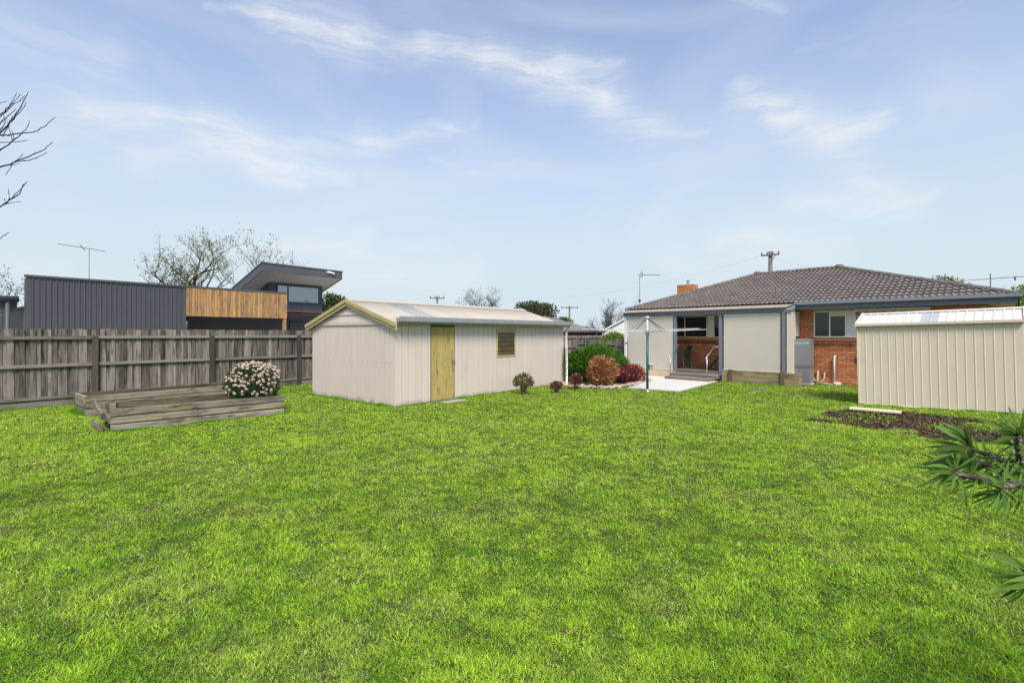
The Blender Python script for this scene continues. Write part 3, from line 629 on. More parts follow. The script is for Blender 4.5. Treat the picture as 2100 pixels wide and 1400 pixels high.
# ------------------------------------------------------------------ house
def brick_house():
    t = thing('brick_house', 'orange brick house with charcoal tiled hip roof and screened rear verandah', 'house', HP(-11.0, 18.5), HA)
    S0, K0 = -11.0, 18.5          # local x = s - S0, local y = K - K0
    X = lambda s: s - S0
    Yk = lambda K: K - K0
    W0, W1 = -10.9, -0.6
    rg = random.Random(11)
    # --- walls
    wall = thing_part('brick_wall', t)
    opens = [(-4.74, -3.56, 1.53, 2.40), (-3.54, -2.35, 0.96, 2.40), (-9.9, -7.3, 1.50, 2.36), (-6.75, -5.85, 0.32, 2.36)]
    def free(a, b, z0, z1):
        for o0, o1, q0, q1 in opens:
            if b > o0 + .01 and a < o1 - .01 and z1 > q0 + .01 and z0 < q1 - .01: return False
        return True
    mm = MB()
    xs = sorted({W0, W1, *[q for o in opens for q in o[:2]]}); zs = sorted({0.0, 2.45, *[q for o in opens for q in o[2:]]})
    for a, b in zip(xs[:-1], xs[1:]):
        for z0, z1 in zip(zs[:-1], zs[1:]):
            if free(a, b, z0, z1): mm.box(X(a), X(b), 0.012, 0.16, z0, z1)
    mm.box(X(W0), X(W0) + 0.15, 0.16, 6.4, 0, 2.45); mm.box(X(W1) - 0.15, X(W1), 0.16, 6.4, 0, 2.45); mm.box(X(W0), X(W1), 6.4, 6.55, 0, 2.45)
    mm.build('mortar_bed', M['mortar'], wall)
    bm = MB(); bm.box(0.004, 0.226, 0, 0.05, 0.004, 0.076); bm = bm.mesh('brick', M['brick'])
    stuff = MB(); ind = 0
    sills = [(-4.74, -3.54, 1.31, 1.51), (-9.9, -7.3, 1.29, 1.50), (-3.56, -2.3, 0.78, 0.96)]
    for c in range(29):
        z = c * 0.084; x = W0 - (0.115 if c % 2 else 0)
        while x < W1 - 0.02:
            a, b = max(x, W0), min(x + 0.23, W1)
            for o0, o1, q0, q1 in opens:      # cut a brick back to the reveal
                if z + .08 > q0 + .01 and z < q1 - .01 and b > o0 and a < o1:
                    if a < o0: b = o0
                    elif b > o1: a = o1
            if free(a, b, z, z + 0.08) and not any(b > q[0] + .02 and a < q[1] - .02 and z + .08 > q[2] + .03 and z < q[3] - .03 for q in sills) and b - a > 0.04:
                vis = (-5.35 < b and a < -3.4) or (-9.25 < b and a < -7.3 and 0.25 < z < 1.35)
                if vis and ind < 285:
                    put(bm, 'brick', wall, (X(a), rg.uniform(-0.003, 0.002), z), (0, 0, 0), ((b - a) / 0.23, 1, 1)); ind += 1
                else: stuff.box(X(a) + .004, X(b) - .004, rg.uniform(-.003, .002), 0.05, z + .004, z + .076)
            x += 0.23 + 0.006
    for c in range(29):
        z = c * 0.084; y = -0.0 + (0.115 if c % 2 else 0)
        while y < 6.5:
            stuff.box(X(W1) - 0.05, X(W1) + 0.008, y + 0.004, min(y + .226, 6.54), z + .004, z + .076)
            stuff.box(X(W0) - 0.008, X(W0) + 0.05, y + 0.004, min(y + .226, 6.54), z + .004, z + .076); y += 0.236
    kind(stuff.build('brick_infill', M['brick'], wall), 'stuff')
    # sill courses: bricks on edge
    sm = MB(); sm.hexa([(0.003, -0.05, 0), (0.077, -0.05, 0), (0.077, 0.10, 0.0), (0.003, 0.10, 0.0), (0.003, -0.045, 0.09), (0.077, -0.045, 0.09), (0.077, 0.10, 0.105), (0.003, 0.10, 0.105)]); sm = sm.mesh('sill_brick', M['brickdark'])
    for a, b, z0, z1 in sills:
        x = a
        while x < b - 0.06:
            put(sm, 'sill_brick', wall, (X(x), 0, z0), (0, 0, 0), (1, 1, 0.95)); x += 0.084
        m = MB(); m.box(X(a), X(b), -0.03, 0.1, z0 + 0.105, z1 - 0.012); m.build('window_sill', M['brick'], wall)
    # --- windows
    def window(a, b, z0, z1, cuts, fm, panel=None, blind=None, nm='window'):
        w = thing_part(nm, t)
        m = MB(); f = 0.035
        m.box(X(a), X(b), 0.005, 0.06, z1 - f, z1); m.box(X(a), X(b), -0.002, 0.06, z0, z0 + f)
        for c in cuts: m.box(X(c) - f / 2, X(c) + f / 2, 0.002, 0.06, z0 + f, z1 - f)
        m.build('window_frame', fm, w)
        for c0, c1 in zip(cuts[:-1], cuts[1:]):
            p = MB(); p.box(X(c0) + f / 2, X(c1) - f / 2, 0.028, 0.034, z0 + f, z1 - f)
            if panel and abs(c0 - panel) < 0.02: p.build('infill_panel', M['soffit'], w)
            else:
                p.build('pane', M['glass'], w)
                if blind and c0 in blind:
                    p = MB(); p.box(X(c0) + f / 2, X(c1) - f / 2, 0.022, 0.026, z1 - f - 0.13, z1 - f); p.build('blind', M['cream'], w)
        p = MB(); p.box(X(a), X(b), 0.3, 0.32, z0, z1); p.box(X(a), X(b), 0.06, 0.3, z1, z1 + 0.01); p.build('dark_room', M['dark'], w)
    window(-4.74, -3.56, 1.53, 2.38, [-4.72, -4.28, -3.84, -3.58], M['white'], panel=-3.84, blind=(-4.28,))
    window(-3.54, -2.35, 0.96, 2.38, [-3.52, -2.95, -2.37], M['white'])
    window(-9.9, -7.3, 1.50, 2.345, [-9.88, -9.25, -8.36, -8.08, -7.32], M['cream'], panel=-8.36)
    d = thing_part('back_door', t)
    m = MB(); m.box(X(-6.73), X(-5.87), 0.02, 0.06, 0.33, 2.34); m.build('door_panel', M['white'], d)
    m = MB(); m.box(X(-6.6), X(-6.0), 0.012, 0.02, 1.2, 2.2); m.build('door_glass', M['glass'], d)
    m = MB(); m.tube([(X(-6.66), 0.02, 1.3), (X(-6.66), -0.04, 1.3), (X(-6.58), -0.045, 1.3)], 0.012, 6); m.build('door_handle', M['steel'], d)
    # timber lintel strip over the main window
    m = MB(); m.box(X(-4.76), X(-3.50), -0.01, 0.06, 2.385, 2.45); m.build('lintel_strip', M['olive'], t)
    # --- hip roof
    EK, EZ, RK, RZ = 17.93, 2.66, 21.8, 4.16
    A, B, C, D = -11.62, 0.02, -4.73, -7.66      # eave left, eave right, ridge right, ridge left
    BK = 2 * RK - EK
    roof = thing_part('tiled_roof', t)
    m = MB()
    pts = [(X(A), Yk(EK), EZ), (X(B), Yk(EK), EZ), (X(C), Yk(RK), RZ), (X(D), Yk(RK), RZ), (X(A), Yk(BK), EZ), (X(B), Yk(BK), EZ)]
    pts = [(a, b, c - 0.045) for a, b, c in pts]
    m.add(pts, [(0, 1, 2, 3), (4, 3, 2, 5), (0, 3, 4), (1, 5, 2)]); m.build('roof_deck', M['tile'], roof)
    SLN = math.hypot(RK - EK, RZ - EZ); ang = math.atan2(RZ - EZ, RK - EK)
    NC = 15; ex = SLN / NC; TW = 0.30
    def tile_mb(x0=0.0, x1=TW, clip=None):
        seg = 12; tv = []
        for (yy, zz) in ((-0.0, 0.044), (ex + 0.04, 0.004)):
            for i in range(seg + 1):
                u = i / seg; z = 0.017 * math.cos(u * 4 * math.pi) + 0.004 * math.cos(u * 8 * math.pi)
                tv.append((u * TW, yy, zz + z))
        for i in range(seg + 1):
            u = i / seg; tv.append((u * TW, 0.035, -0.006 + 0.5 * (tv[i][2] - 0.044)))
        fs = [(i, i + 1, seg + 2 + i, seg + 1 + i) for i in range(seg)] + [(2 * seg + 2 + i, 2 * seg + 3 + i, i + 1, i) for i in range(seg)]
        return tv, fs
    tv, tf = tile_mb()
    tm = MB().add(tv, tf).mesh('roof_tile', M['tile'])
    cand = []
    edge = MB()
    for c in range(NC):
        y0 = c * ex; f0 = y0 / SLN; f1 = min(1, (y0 + ex) / SLN)
        xl0, xr0 = A + (D - A) * f0, B + (C - B) * f0
        xl1, xr1 = A + (D - A) * f1, B + (C - B) * f1
        n0 = math.floor((xl0 - A) / TW); n1 = math.ceil((xr0 - A) / TW)
        for k in range(n0, n1):
            s = A + k * TW
            if s >= xl1 - 0.005 and s + TW <= xr1 + 0.005: cand.append((c, s, y0))
            else:
                vv = []
                for (vx, vy, vz) in tv:
                    fq = min(1, (y0 + vy) / SLN); lo, hi = A + (D - A) * fq, B + (C - B) * fq
                    sx = min(max(s + vx, lo), hi)
                    vv.append((X(sx), Yk(EK) + (y0 + vy) * math.cos(ang) - vz * math.sin(ang), EZ + (y0 + vy) * math.sin(ang) + vz * math.cos(ang)))
                edge.add(vv, tf)
    cand.sort(key=lambda q: (HP(q[1], EK + q[2] * 0.93)).length)
    for i, (c, s, y0) in enumerate(cand):
        if i < 300:
            put(tm, 'roof_tile', roof, (X(s), Yk(EK) + y0 * math.cos(ang), EZ + y0 * math.sin(ang)), (ang + rg.uniform(-.006, .006), rg.uniform(-.004, .004), rg.uniform(-.004, .004)))
        else:
            edge.add([(X(s + vx), Yk(EK) + (y0 + vy) * math.cos(ang) - vz * math.sin(ang), EZ + (y0 + vy) * math.sin(ang) + vz * math.cos(ang)) for vx, vy, vz in tv], tf)
    kind(edge.build('tile_infill', M['tile'], roof), 'stuff')
    # ridge and hip caps
    cm = MB(); n = 7; vs = []
    for (q, sc) in ((0.0, 1.0), (1.0, 0.86)):
        for i in range(n):
            a = math.pi * i / (n - 1); vs.append((0.115 * math.cos(a) * sc, q, 0.075 * math.sin(a) * sc - 0.028))
    o2 = len(vs); vs += [(v[0] * 0.8, v[1], v[2] - 0.02) for v in vs[:n]]
    cm.add(vs, [(i, i + 1, n + i + 1, n + i) for i in range(n - 1)] + [(i + 1, i, o2 + i, o2 + i + 1) for i in range(n - 1)]); cm = cm.mesh('ridge_cap', M['cap'])
    def caps(p, q, cnt):
        p, q = Vector(p), Vector(q); d = q - p; L = d.length / cnt
        y = d.normalized(); x = y.cross(Vector((0, 0, 1))).normalized(); z = x.cross(y)
        for i in range(cnt):
            Mx = Matrix((x, y * (L * 1.12), z)).transposed().to_4x4(); Mx.translation = p + d * (i / cnt) + Vector((0, 0, 0.03 + rg.uniform(-.004, .004)))
            put_m(cm, 'ridge_cap', roof, Mx)
    pl, pr = (X(A), Yk(EK), EZ), (X(B), Yk(EK), EZ); rl, rr_ = (X(D), Yk(RK), RZ), (X(C), Yk(RK), RZ)
    caps(pl, rl, 15); caps(pr, rr_, 16); caps(rl, rr_, 8)
    m = MB()
    for q in (rl, rr_): m.lathe([(0.17, -0.02), (0.15, 0.06), (0.09, 0.11), (0.02, 0.12)], 10, q)
    m.build('ridge_end_caps', M['cap'], roof, smooth=True)
    m = MB(); m.tube([(X(-5.9), Yk(18.55), 2.85), (X(-5.9), Yk(18.55), 3.22)], 0.035, 8); m.build('vent_pipe', M['tile'], roof)
    # chimney
    ch = thing_part('chimney', t)
    cs0, cs1, ck0, ck1, cz0, cz1 = -10.36, -9.66, 20.0, 20.55, 2.9, 3.76
    m = MB(); m.box(X(cs0) + .012, X(cs1) - .012, Yk(ck0) + .012, Yk(ck1) - .012, cz0, cz1 - 0.01); m.build('chimney_core', M['mortar'], ch)
    for c in range(10):
        z = cz1 - (c + 1) * 0.08
        for (p0, p1, ax) in ((cs0, cs1, 'f'), (ck0, ck1, 'l'), (ck0, ck1, 'r')):
            x = p0 - (0.115 if c % 2 else 0)
            while x < p1 - .01:
                a, b = max(x, p0), min(x + .224, p1)
                if b - a > 0.03:
                    if ax == 'f': put(bm, 'brick', ch, (X(a), Yk(ck0), z), (0, 0, 0), ((b - a) / .23, 1, 1))
                    elif ax == 'l': put(bm, 'brick', ch, (X(cs0), Yk(b), z), (0, 0, R(-90)), ((b - a) / .23, 1, 1))
                    else: put(bm, 'brick', ch, (X(cs1), Yk(a), z), (0, 0, R(90)), ((b - a) / .23, 1, 1))
                x += 0.234
    m = MB(); m.tube([(X(-10.0), Yk(20.3), 3.7), (X(-10.0), Yk(20.3), 3.92)], 0.06, 10); m.lathe([(0.085, 0), (0.085, 0.02), (0.02, 0.05)], 10, (X(-10.0), Yk(20.3), 3.94)); m.build('flue', M['steel'], ch)
    # eave, fascia, gutter
    m = MB(); m.box(X(A) + .1, X(B) - .05, Yk(18.0), Yk(18.025), 2.44, 2.62); m.box(X(B) - 0.075, X(B) - 0.05, Yk(18.025), Yk(25.6), 2.44, 2.62); m.build('fascia_board', M['blue'], t)
    m = MB(); m.box(X(A) + .1, X(B) - .08, Yk(18.03), Yk(18.51), 2.452, 2.462); m.box(X(W1), X(B) - .08, Yk(18.51), Yk(25.5), 2.452, 2.462); m.build('eave_soffit', M['soffit'], t)
    m = MB(); g = [(17.865, 2.69), (17.858, 2.69), (17.862, 2.60), (17.90, 2.575), (17.997, 2.575), (17.997, 2.69), (17.99, 2.69), (17.99, 2.585), (17.905, 2.585), (17.872, 2.605)]
    m.prism([(Yk(a), b) for a, b in g], 'x', X(-5.14), X(0.07)); m.build('gutter', M['bluelight'], t)
    # awning box
    aw = thing_part('window_awning', t)
    m = MB(); m.hexa([(X(-3.57), -0.20, 2.335), (X(-1.77), -0.20, 2.335), (X(-1.77), 0, 2.335), (X(-3.57), 0, 2.335), (X(-3.57), -0.17, 2.43), (X(-1.77), -0.17, 2.43), (X(-1.77), 0, 2.435), (X(-3.57), 0, 2.435)]); m.build('awning_box', M['cream'], aw)
    vm = MB(); vm.box(0, 0.11, -0.185, -0.175, 2.22, 2.333); v1 = vm.mesh('awning_strip', M['stripe']); v2 = vm.mesh('awning_strip', M['brickdark'])
    for i in range(16): put(v1 if i % 2 else v2, 'awning_strip', aw, (X(-3.54) + i * 0.11, 0, 0))
    # meter panel beside the verandah return
    m = MB(); m.box(X(-5.36), X(-5.16), -0.22, 0.0, 1.56, 2.40); m.build('meter_box', M['cream'], t)
    # wall vent and pipes
    v = thing_part('wall_vent', t)
    m = MB(); m.box(X(-4.53), X(-4.31), -0.012, 0.0, 0.27, 0.40); m.build('vent_plate', M['brickdark'], v)
    m = MB()
    for i in range(5): m.box(X(-4.515), X(-4.325), -0.018, -0.012, 0.283 + i * 0.022, 0.295 + i * 0.022)
    m.build('vent_slats', M['brick'], v)
    m = MB(); m.tube([(X(-4.12), 0.0, 0.93), (X(-4.12), -0.06, 0.93), (X(-4.13), -0.08, 0.90), (X(-4.13), -0.08, 0.03)], 0.028, 10); m.build('waste_pipe', M['pvc'], t, smooth=True)
    m = MB(); m.lathe([(0.12, 0), (0.12, 0.06), (0.09, 0.09), (0.02, 0.09)], 12, (X(-4.05), -0.1, 0.0)); m.box(X(-4.62), X(-4.0), -0.16, -0.02, 0, 0.035); m.build('drain_gully', M['concrete'], t)
    m = MB(); m.tube([(X(-4.60), -0.02, 0.42), (X(-4.60), -0.07, 0.40), (X(-4.60), -0.08, 0.10), (X(-4.66), -0.10, 0.08), (X(-4.75), -0.10, 0.22)], 0.03, 8); m.tube([(X(-4.62), -0.1, 0.04), (X(-4.5), -0.12, 0.05), (X(-4.42), -0.05, 0.2), (X(-4.42), -0.02, 0.38)], 0.022, 8); m.build('lagged_pipes', M['peach'], t, smooth=True)
    # --- verandah
    VK = 17.15
    corrugated(X(-11.3), X(-5.14), (Yk(16.98), 2.50), (Yk(17.96), 2.635), 0.076, 0.010, 4).build('verandah_roof', M['veroof'], t, smooth=True)
    m = MB(); m.box(X(-11.2), X(-5.14), Yk(VK) - 0.025, Yk(VK) + 0.025, 2.325, 2.485); m.build('verandah_beam', M['blue'], t)
    m = MB(); m.box(X(-5.19), X(-5.14), Yk(VK) + 0.03, Yk(17.99), 2.38, 2.49); m.box(X(-11.2), X(-11.15), Yk(VK) + 0.03, Yk(18.45), 2.36, 2.49); m.build('verandah_end_beam', M['blue'], t)
    m = MB(); m.bar((X(-5.14), Yk(VK) - 0.03, 2.40), (X(-5.14) + 0.12, Yk(17.5), 2.52), 0.05, 0.07); m.build('beam_bracket', M['bluelight'], t)
    for s, z0, w in ((-8.95, 0.19, 0.10), (-7.25, -0.02, 0.10), (-5.24, 0.3, 0.09)):
        m = MB(); m.box(X(s) - w / 2, X(s) + w / 2, Yk(VK) - 0.04, Yk(VK) + 0.05, z0, 2.324); m.build('verandah_post', M['blue'], t)
    m = MB(); m.box(X(-8.95) - .065, X(-8.95) + .065, Yk(VK) - 0.055, Yk(VK) - 0.041, 0.15, 0.27); m.box(X(-7.25) - .055, X(-7.25) + .055, Yk(VK) - 0.055, Yk(VK) - 0.041, 0.02, 0.14); m.build('post_shoe', M['zinc'], t)
    m = MB(); m.box(X(-11.15), X(-11.05), Yk(VK) - 0.03, Yk(VK) + 0.06, 0.0, 2.32); m.build('verandah_post', M['white'], t)
    m = MB(); m.tube([(X(-11.10), Yk(VK) - 0.05, 1.28), (X(-11.0), Yk(VK) - 0.05, 1.28)], 0.015, 6); m.build('post_strap', M['wiremetal'], t)
    def screen(a, b, z0, z1):
        sc = thing_part('shade_screen', t)
        m = MB(); m.box(X(a), X(b), Yk(VK) - 0.005, Yk(VK) + 0.003, z0, z1); m.build('screen_fabric', M['screen'], sc)
        m = MB(); m.tube([(X(a), Yk(VK), z0), (X(b), Yk(VK), z0)], 0.018, 8); m.build('bottom_rail', M['cream'], sc)
        m = MB(); m.tube([(X(a), Yk(VK), z1), (X(b), Yk(VK), z1)], 0.028, 8); m.build('top_roller', M['cream'], sc)
    screen(-10.99, -9.03, 0.30, 2.29); screen(-7.14, -5.33, 0.41, 2.29)
    sc = thing_part('shade_screen', t); m = MB(); m.box(X(-5.165), X(-5.157), Yk(VK) + 0.06, Yk(VK) + 0.95, 0.36, 2.38); m.build('screen_fabric', M['screen'], sc)
    m = MB(); m.tube([(X(-5.161), Yk(VK) + 0.06, 0.36), (X(-5.161), Yk(VK) + 0.95, 0.36)], 0.018, 8); m.build('bottom_rail', M['cream'], sc)
    for a, b in ((-11.0, -10.25), (-10.24, -9.62), (-9.61, -8.93)):
        m = MB(); m.box(X(a), X(b), Yk(VK) + 0.0, Yk(VK) + 0.015, 0.0, 0.29); m.build('skirt_panel', M['ply'], t)
    # deck boards and steps
    dk = thing_part('deck', t)
    dm = MB(); dm.box(0, 5.9, 0, 0.128, 0, 0.028); dm = dm.mesh('deck_board', M['deck'])
    for i in range(10): put(dm, 'deck_board', dk, (X(-11.05), Yk(17.18) + i * 0.132, 0.292))
    m = MB(); m.box(X(-11.0), X(-5.2), Yk(17.2), Yk(18.49), 0.0, 0.285); m.build('deck_frame', M['dark'], dk)
    for i, (s0, s1, k0, k1, z0, z1) in enumerate(((-8.90, -7.24, 16.25, 16.66, -0.02, 0.112), (-8.90, -7.20, 16.64, 17.08, 0.10, 0.215), (-8.88, -7.32, 17.06, 17.18, 0.205, 0.325))):
        m = MB(); m.box(X(s0), X(s1), Yk(k0), Yk(k1), z1 - 0.03, z1); m.box(X(s0) + .01, X(s1) - .01, Yk(k0) + 0.012, Yk(k1) - .01, z0, z1 - 0.033); m.build('step', M['step'], t)
    # handrails
    def rail(s, name='handrail'):
        m = MB(); y0, y1 = Yk(16.42), Yk(17.12)
        m.tube([(X(s), y0 - 0.02, 0.74), (X(s), y0 - 0.05, 0.78), (X(s), y0 - 0.03, 0.83), (X(s), y1 - 0.02, 1.24)], 0.02, 8)
        m.tube([(X(s), y0 + 0.02, 0.112), (X(s), y0 + 0.02, 0.84)], 0.019, 8)
        m.tube([(X(s), y1 - 0.06, 1.20), (X(s) + (0.12 if s > -8 else -0.1), y1, 1.18)], 0.016, 8); m.build(name, M['steel'], t, smooth=True)
    rail(-7.42); rail(-8.78)
    # roof aerial
    ae = thing_part('roof_aerial', t)
    m = MB(); m.tube([(X(-11.35), Yk(18.6), 2.7), (X(-11.35), Yk(18.6), 4.22)], [0.02, 0.015], 6); m.build('mast', M['steel'], ae)
    m = MB(); m.box(X(-11.35) - .04, X(-11.35) + .04, Yk(18.6) - .04, Yk(18.6) + .04, 3.02, 3.12); m.build('junction_box', M['wiremetal'], ae)
    m = MB(); hd = Vector((0.80, -0.60, 0)); base = Vector((X(-11.35), Yk(18.6), 4.19)); loc = Matrix.Rotation(-HA, 3, 'Z') @ Vector((1, 0.05, -0.02)); side = Vector((-loc.y, loc.x, 0))
    m.tube([base - loc * 0.05, base + loc * 0.92], 0.011, 5)
    for i in range(14):
        q = base + loc * (0.2 + i * 0.052); m.tube([q - side * 0.08, q + side * 0.08], 0.004, 4); m.tube([q - Vector((0, 0, .016)), q + Vector((0, 0, .016))], 0.005, 4)
    for dz in (-.11, -.055, .055, .11): m.tube([base + loc * (0.10 - abs(dz) * .4) + Vector((0, 0, dz)) - side * .15, base + loc * (0.10 - abs(dz) * .4) + Vector((0, 0, dz)) + side * .15], 0.009, 4)
    m.tube([base + loc * .1 + Vector((0, 0, -.12)), base + loc * .13, base + loc * .1 + Vector((0, 0, .12))], 0.010, 4); m.build('antenna', M['wiremetal'], ae)
brick_house()

# planter of sleepers along the verandah
t = thing('sleeper_planter', 'low treated pine sleeper retaining edge under the verandah screen', 'planter', HP(-7.10, 16.9), HA)
sm = MB(); sm.box(0, 2.37, 0, 0.05, 0, 0.205); sm = sm.mesh('sleeper', M['newsleeper'])
put(sm, 'sleeper', t, (0, 0, 0.0)); put(sm, 'sleeper', t, (0.0, 0.004, 0.212), (0, 0, 0), (1, 1, 1.0))
m = MB(); m.box(0, 0.26, 0, 0.05, 0, 0.205); m = m.mesh('sleeper', M['newsleeper']); put(m, 'sleeper', t, (2.37, 0.05, 0.0), (0, 0, R(90))); put(m, 'sleeper', t, (2.37, 0.05, 0.212), (0, 0, R(90)))
km = MB(); km.box(-0.055, 0.055, -0.06, -0.004, -0.1, 0.44); km = km.mesh('stake', M['stake'])
for x in (0.30, 1.91): put(km, 'stake', t, (x, 0, 0))
m = MB(); m.box(0.02, 2.3, 0.06, 0.24, 0, 0.36); m.build('planter_soil', M['soil'], t)

# water heater
t = thing('water_heater', 'tall grey outdoor gas water heater standing against the brick wall', 'water heater', HP(-5.17, 17.95), HA)
m = MB(); m.box(0, 0.48, 0, 0.40, 0.03, 0.54); m.build('lower_cabinet', M['heater'], t)
m = MB(); m.box(0, 0.48, 0, 0.40, 0.56, 1.44); m.build('upper_cabinet', M['heater'], t)
m = MB(); m.box(-0.005, 0.485, -0.006, 0.40, 0.54, 0.56); m.box(-0.005, 0.485, -0.006, .40, 0.60, 0.612); m.build('seam_band', M['wiremetal'], t)
m = MB(); m.hexa([(-.004, -.008, 1.44), (.484, -.008, 1.44), (.484, .40, 1.44), (-.004, .40, 1.44), (.03, .03, 1.475), (.45, .03, 1.475), (.45, .38, 1.475), (.03, .38, 1.475)]); m.build('top_cap', M['heater'], t)
m = MB(); m.box(0.02, 0.24, -0.004, 0, 1.29, 1.38); m.box(0.27, 0.45, -0.004, 0, 1.31, 1.40); m.build('sticker', M['sticker'], t)
m = MB(); m.box(0.16, 0.17, -0.004, 0, 0.06, 0.53); m.box(0.23, 0.25, -0.014, 0, 0.28, 0.34); m.build('access_panel', M['wiremetal'], t)
m = MB(); m.box(0.30, 0.34, -0.003, 0, 0.36, 0.40); m.build('yellow_sticker', M['l_yellow'], t)
m = MB(); m.box(0.0, 0.5, 0.0, 0.42, -0.02, 0.03); m.build('base_slab', M['concrete'], t)

# green plastic chair on the deck
def plastic_chair():
    t = thing('plastic_chair', 'dark green moulded plastic armchair on the verandah behind the handrail', 'chair', HP(-9.12, 17.85, 0.32), HA + R(180))
    m = MB(); m.hexa([(-.24, -.22, .40), (.24, -.24, .42), (.24, .24, .42), (-.24, .22, .40), (-.24, -.22, .425), (.24, -.24, .45), (.24, .24, .45), (-.24, .22, .425)]); m.build('seat', M['greenplastic'], t)
    bk = thing_part('backrest', t); sl = MB(); sl.hexa([(-.24, -.03, .43), (-.215, -.03, .43), (-.215, .03, .43), (-.24, .03, .43), (-.40, -.035, .86), (-.375, -.035, .86), (-.375, .035, .86), (-.40, .035, .86)]); sl = sl.mesh('back_slat', M['greenplastic'])
    for i in range(5): put(sl, 'back_slat', bk, (0, -.18 + i * .09, 0))
    m = MB(); m.bar((-.387, -.23, .85), (-.387, .23, .85), .06, .04); m.build('top_rail', M['greenplastic'], bk)
    for sy in (-1, 1):
        m = MB(); m.tube([(.22, sy * .25, .42), (.27, sy * .27, 0)], [.035, .024], 6); m.build('leg', M['greenplastic'], t)
        m = MB(); m.tube([(-.22, sy * .24, .42), (-.30, sy * .26, 0)], [.035, .024], 6); m.build('leg', M['greenplastic'], t)
        m = MB(); m.tube([(.23, sy * .26, .44), (.22, sy * .28, .63), (-.05, sy * .28, .65), (-.30, sy * .24, .66)], .028, 6); m.build('armrest', M['greenplastic'], t)
plastic_chair()
for a, b, lb in (((-8.66, 17.9), (-9.06, 18.42), 'dark grey bar leaning on the verandah wall behind the green chair'), ((-8.02, 17.9), (-7.80, 18.42), 'short dark grey bar leaning on the verandah wall by the right handrail')):
    c = HP(*a, 0.325); e = HP(*b, 0.86)
    m = MB(); m.bar((0, 0, 0.02), tuple(e - c), 0.05, 0.05); d = (e - c).normalized(); m.bar(tuple((e - c) - d * .03), tuple((e - c) + d * 0.03), .075, .075)
    tag(m.build('leaning_bar', M['wiremetal'], None, c), lb, 'bar')

# ------------------------------------------------------------------ beige shed
def beige_shed():
    t = thing('steel_shed', 'small beige ribbed steel garden shed with lichened white roof', 'shed', (8.158, 11.504, 0.0), HA)
    t.rotation_euler = (0, R(-1.25), HA); t.rotation_mode = 'XYZ'
    LN, DP, HW, HR, P = 2.74, 1.5, 1.865, 2.10, 0.1425
    bm = MB(); pr = [(0, -0.0), (0.005, -0.007), (0.017, -0.007), (0.026, 0.0), (P, 0.0)]
    vs = [(x, y, z) for z in (0, HW) for x, y in pr]; n = len(pr)
    bm.add(vs, [(i, i + 1, n + i + 1, n + i) for i in range(n - 1)]); bm.add([(v[0], v[1] + .006, v[2]) for v in vs], [(i + 1, i, n + i, n + i + 1) for i in range(n - 1)])
    bm = bm.mesh('wall_panel', M['beige'])
    k = 0; x = 0.0
    while x < LN - 0.1:
        put(bm, 'wall_panel', t, (x, 0, 0.005)); x += P; k += 1
    LN = x
    y = DP
    while y > 0.1: put(bm, 'wall_panel', t, (0, y, 0.005), (0, 0, R(-90))); put(bm, 'wall_panel', t, (LN, DP - y, 0.005), (0, 0, R(90))); y -= P
    m = MB(); m.box(0, LN, DP - .01, DP, 0, HW); m.prism([(0, HW), (DP, HW), (DP / 2, HR)], 'x', 0.004, 0.01); m.prism([(0, HW), (DP, HW), (DP / 2, HR)], 'x', LN - .01, LN - .004); m.build('back_wall', M['beige'], t)
    m = MB(); m.box(-0.015, LN + .015, -0.022, 0.02, -0.02, 0.012); m.build('base_channel', M['beige'], t)
    m = MB(); m.box(-.012, .02, -.02, .02, 0.012, HW); m.build('corner_post', M['beige'], t)
    ov = 0.05; sl = (HR - HW) / (DP / 2)
    rm = MB(); pr = [(0, 0), (0.006, 0.013), (0.026, 0.013), (0.034, 0.0), (P, 0.0)]
    p0 = (-ov, HW - sl * ov + 0.02); p1 = (DP / 2, HR + 0.02)
    for sgn in (0,):
        vs = []
        for q in (p0, p1):
            for x, h in pr: vs.append((x, q[0], q[1] + h))
        rm.add(vs, [(i, i + 1, n + i + 1, n + i) for i in range(n - 1)]); rm.add([(v[0], v[1], v[2] - .005) for v in vs], [(i + 1, i, n + i, n + i + 1) for i in range(n - 1)])
        rm.f.append(tuple(range(n)))
    rw, rg_ = rm.mesh('roof_panel', M['beigeroof']), rm.mesh('roof_panel', M['greysheet'])
    for i in range(k):
        put(rg_ if i in (8, 9) else rw, 'roof_panel', t, (i * P, 0, 0)); put(rw, 'roof_panel', t, ((i + 1) * P, DP, 0), (0, 0, R(180)))
    m = MB(); m.prism([(DP / 2 - .08, HR + .014), (DP / 2, HR + 0.042), (DP / 2 + .08, HR + .014), (DP / 2, HR + 0.05)], 'x', -0.03, LN + .03); m.build('ridge_cap', M['beigeroof'], t)
    m = MB(); m.box(-0.04, LN + .04, -ov - .03, -ov + .01, HW - 0.045, HW + 0.008); m.build('eave_trim', M['beige'], t)
    for x in (-.035, LN + .005):
        m = MB(); m.hexa([(x, -ov, HW - .03), (x + .03, -ov, HW - .03), (x + .03, DP / 2, HR - .02), (x, DP / 2, HR - .02), (x, -ov, HW + .035), (x + .03, -ov, HW + .035), (x + .03, DP / 2, HR + .06), (x, DP / 2, HR + .06)]); m.build('barge_trim', M['beigeroof'], t)
beige_shed()

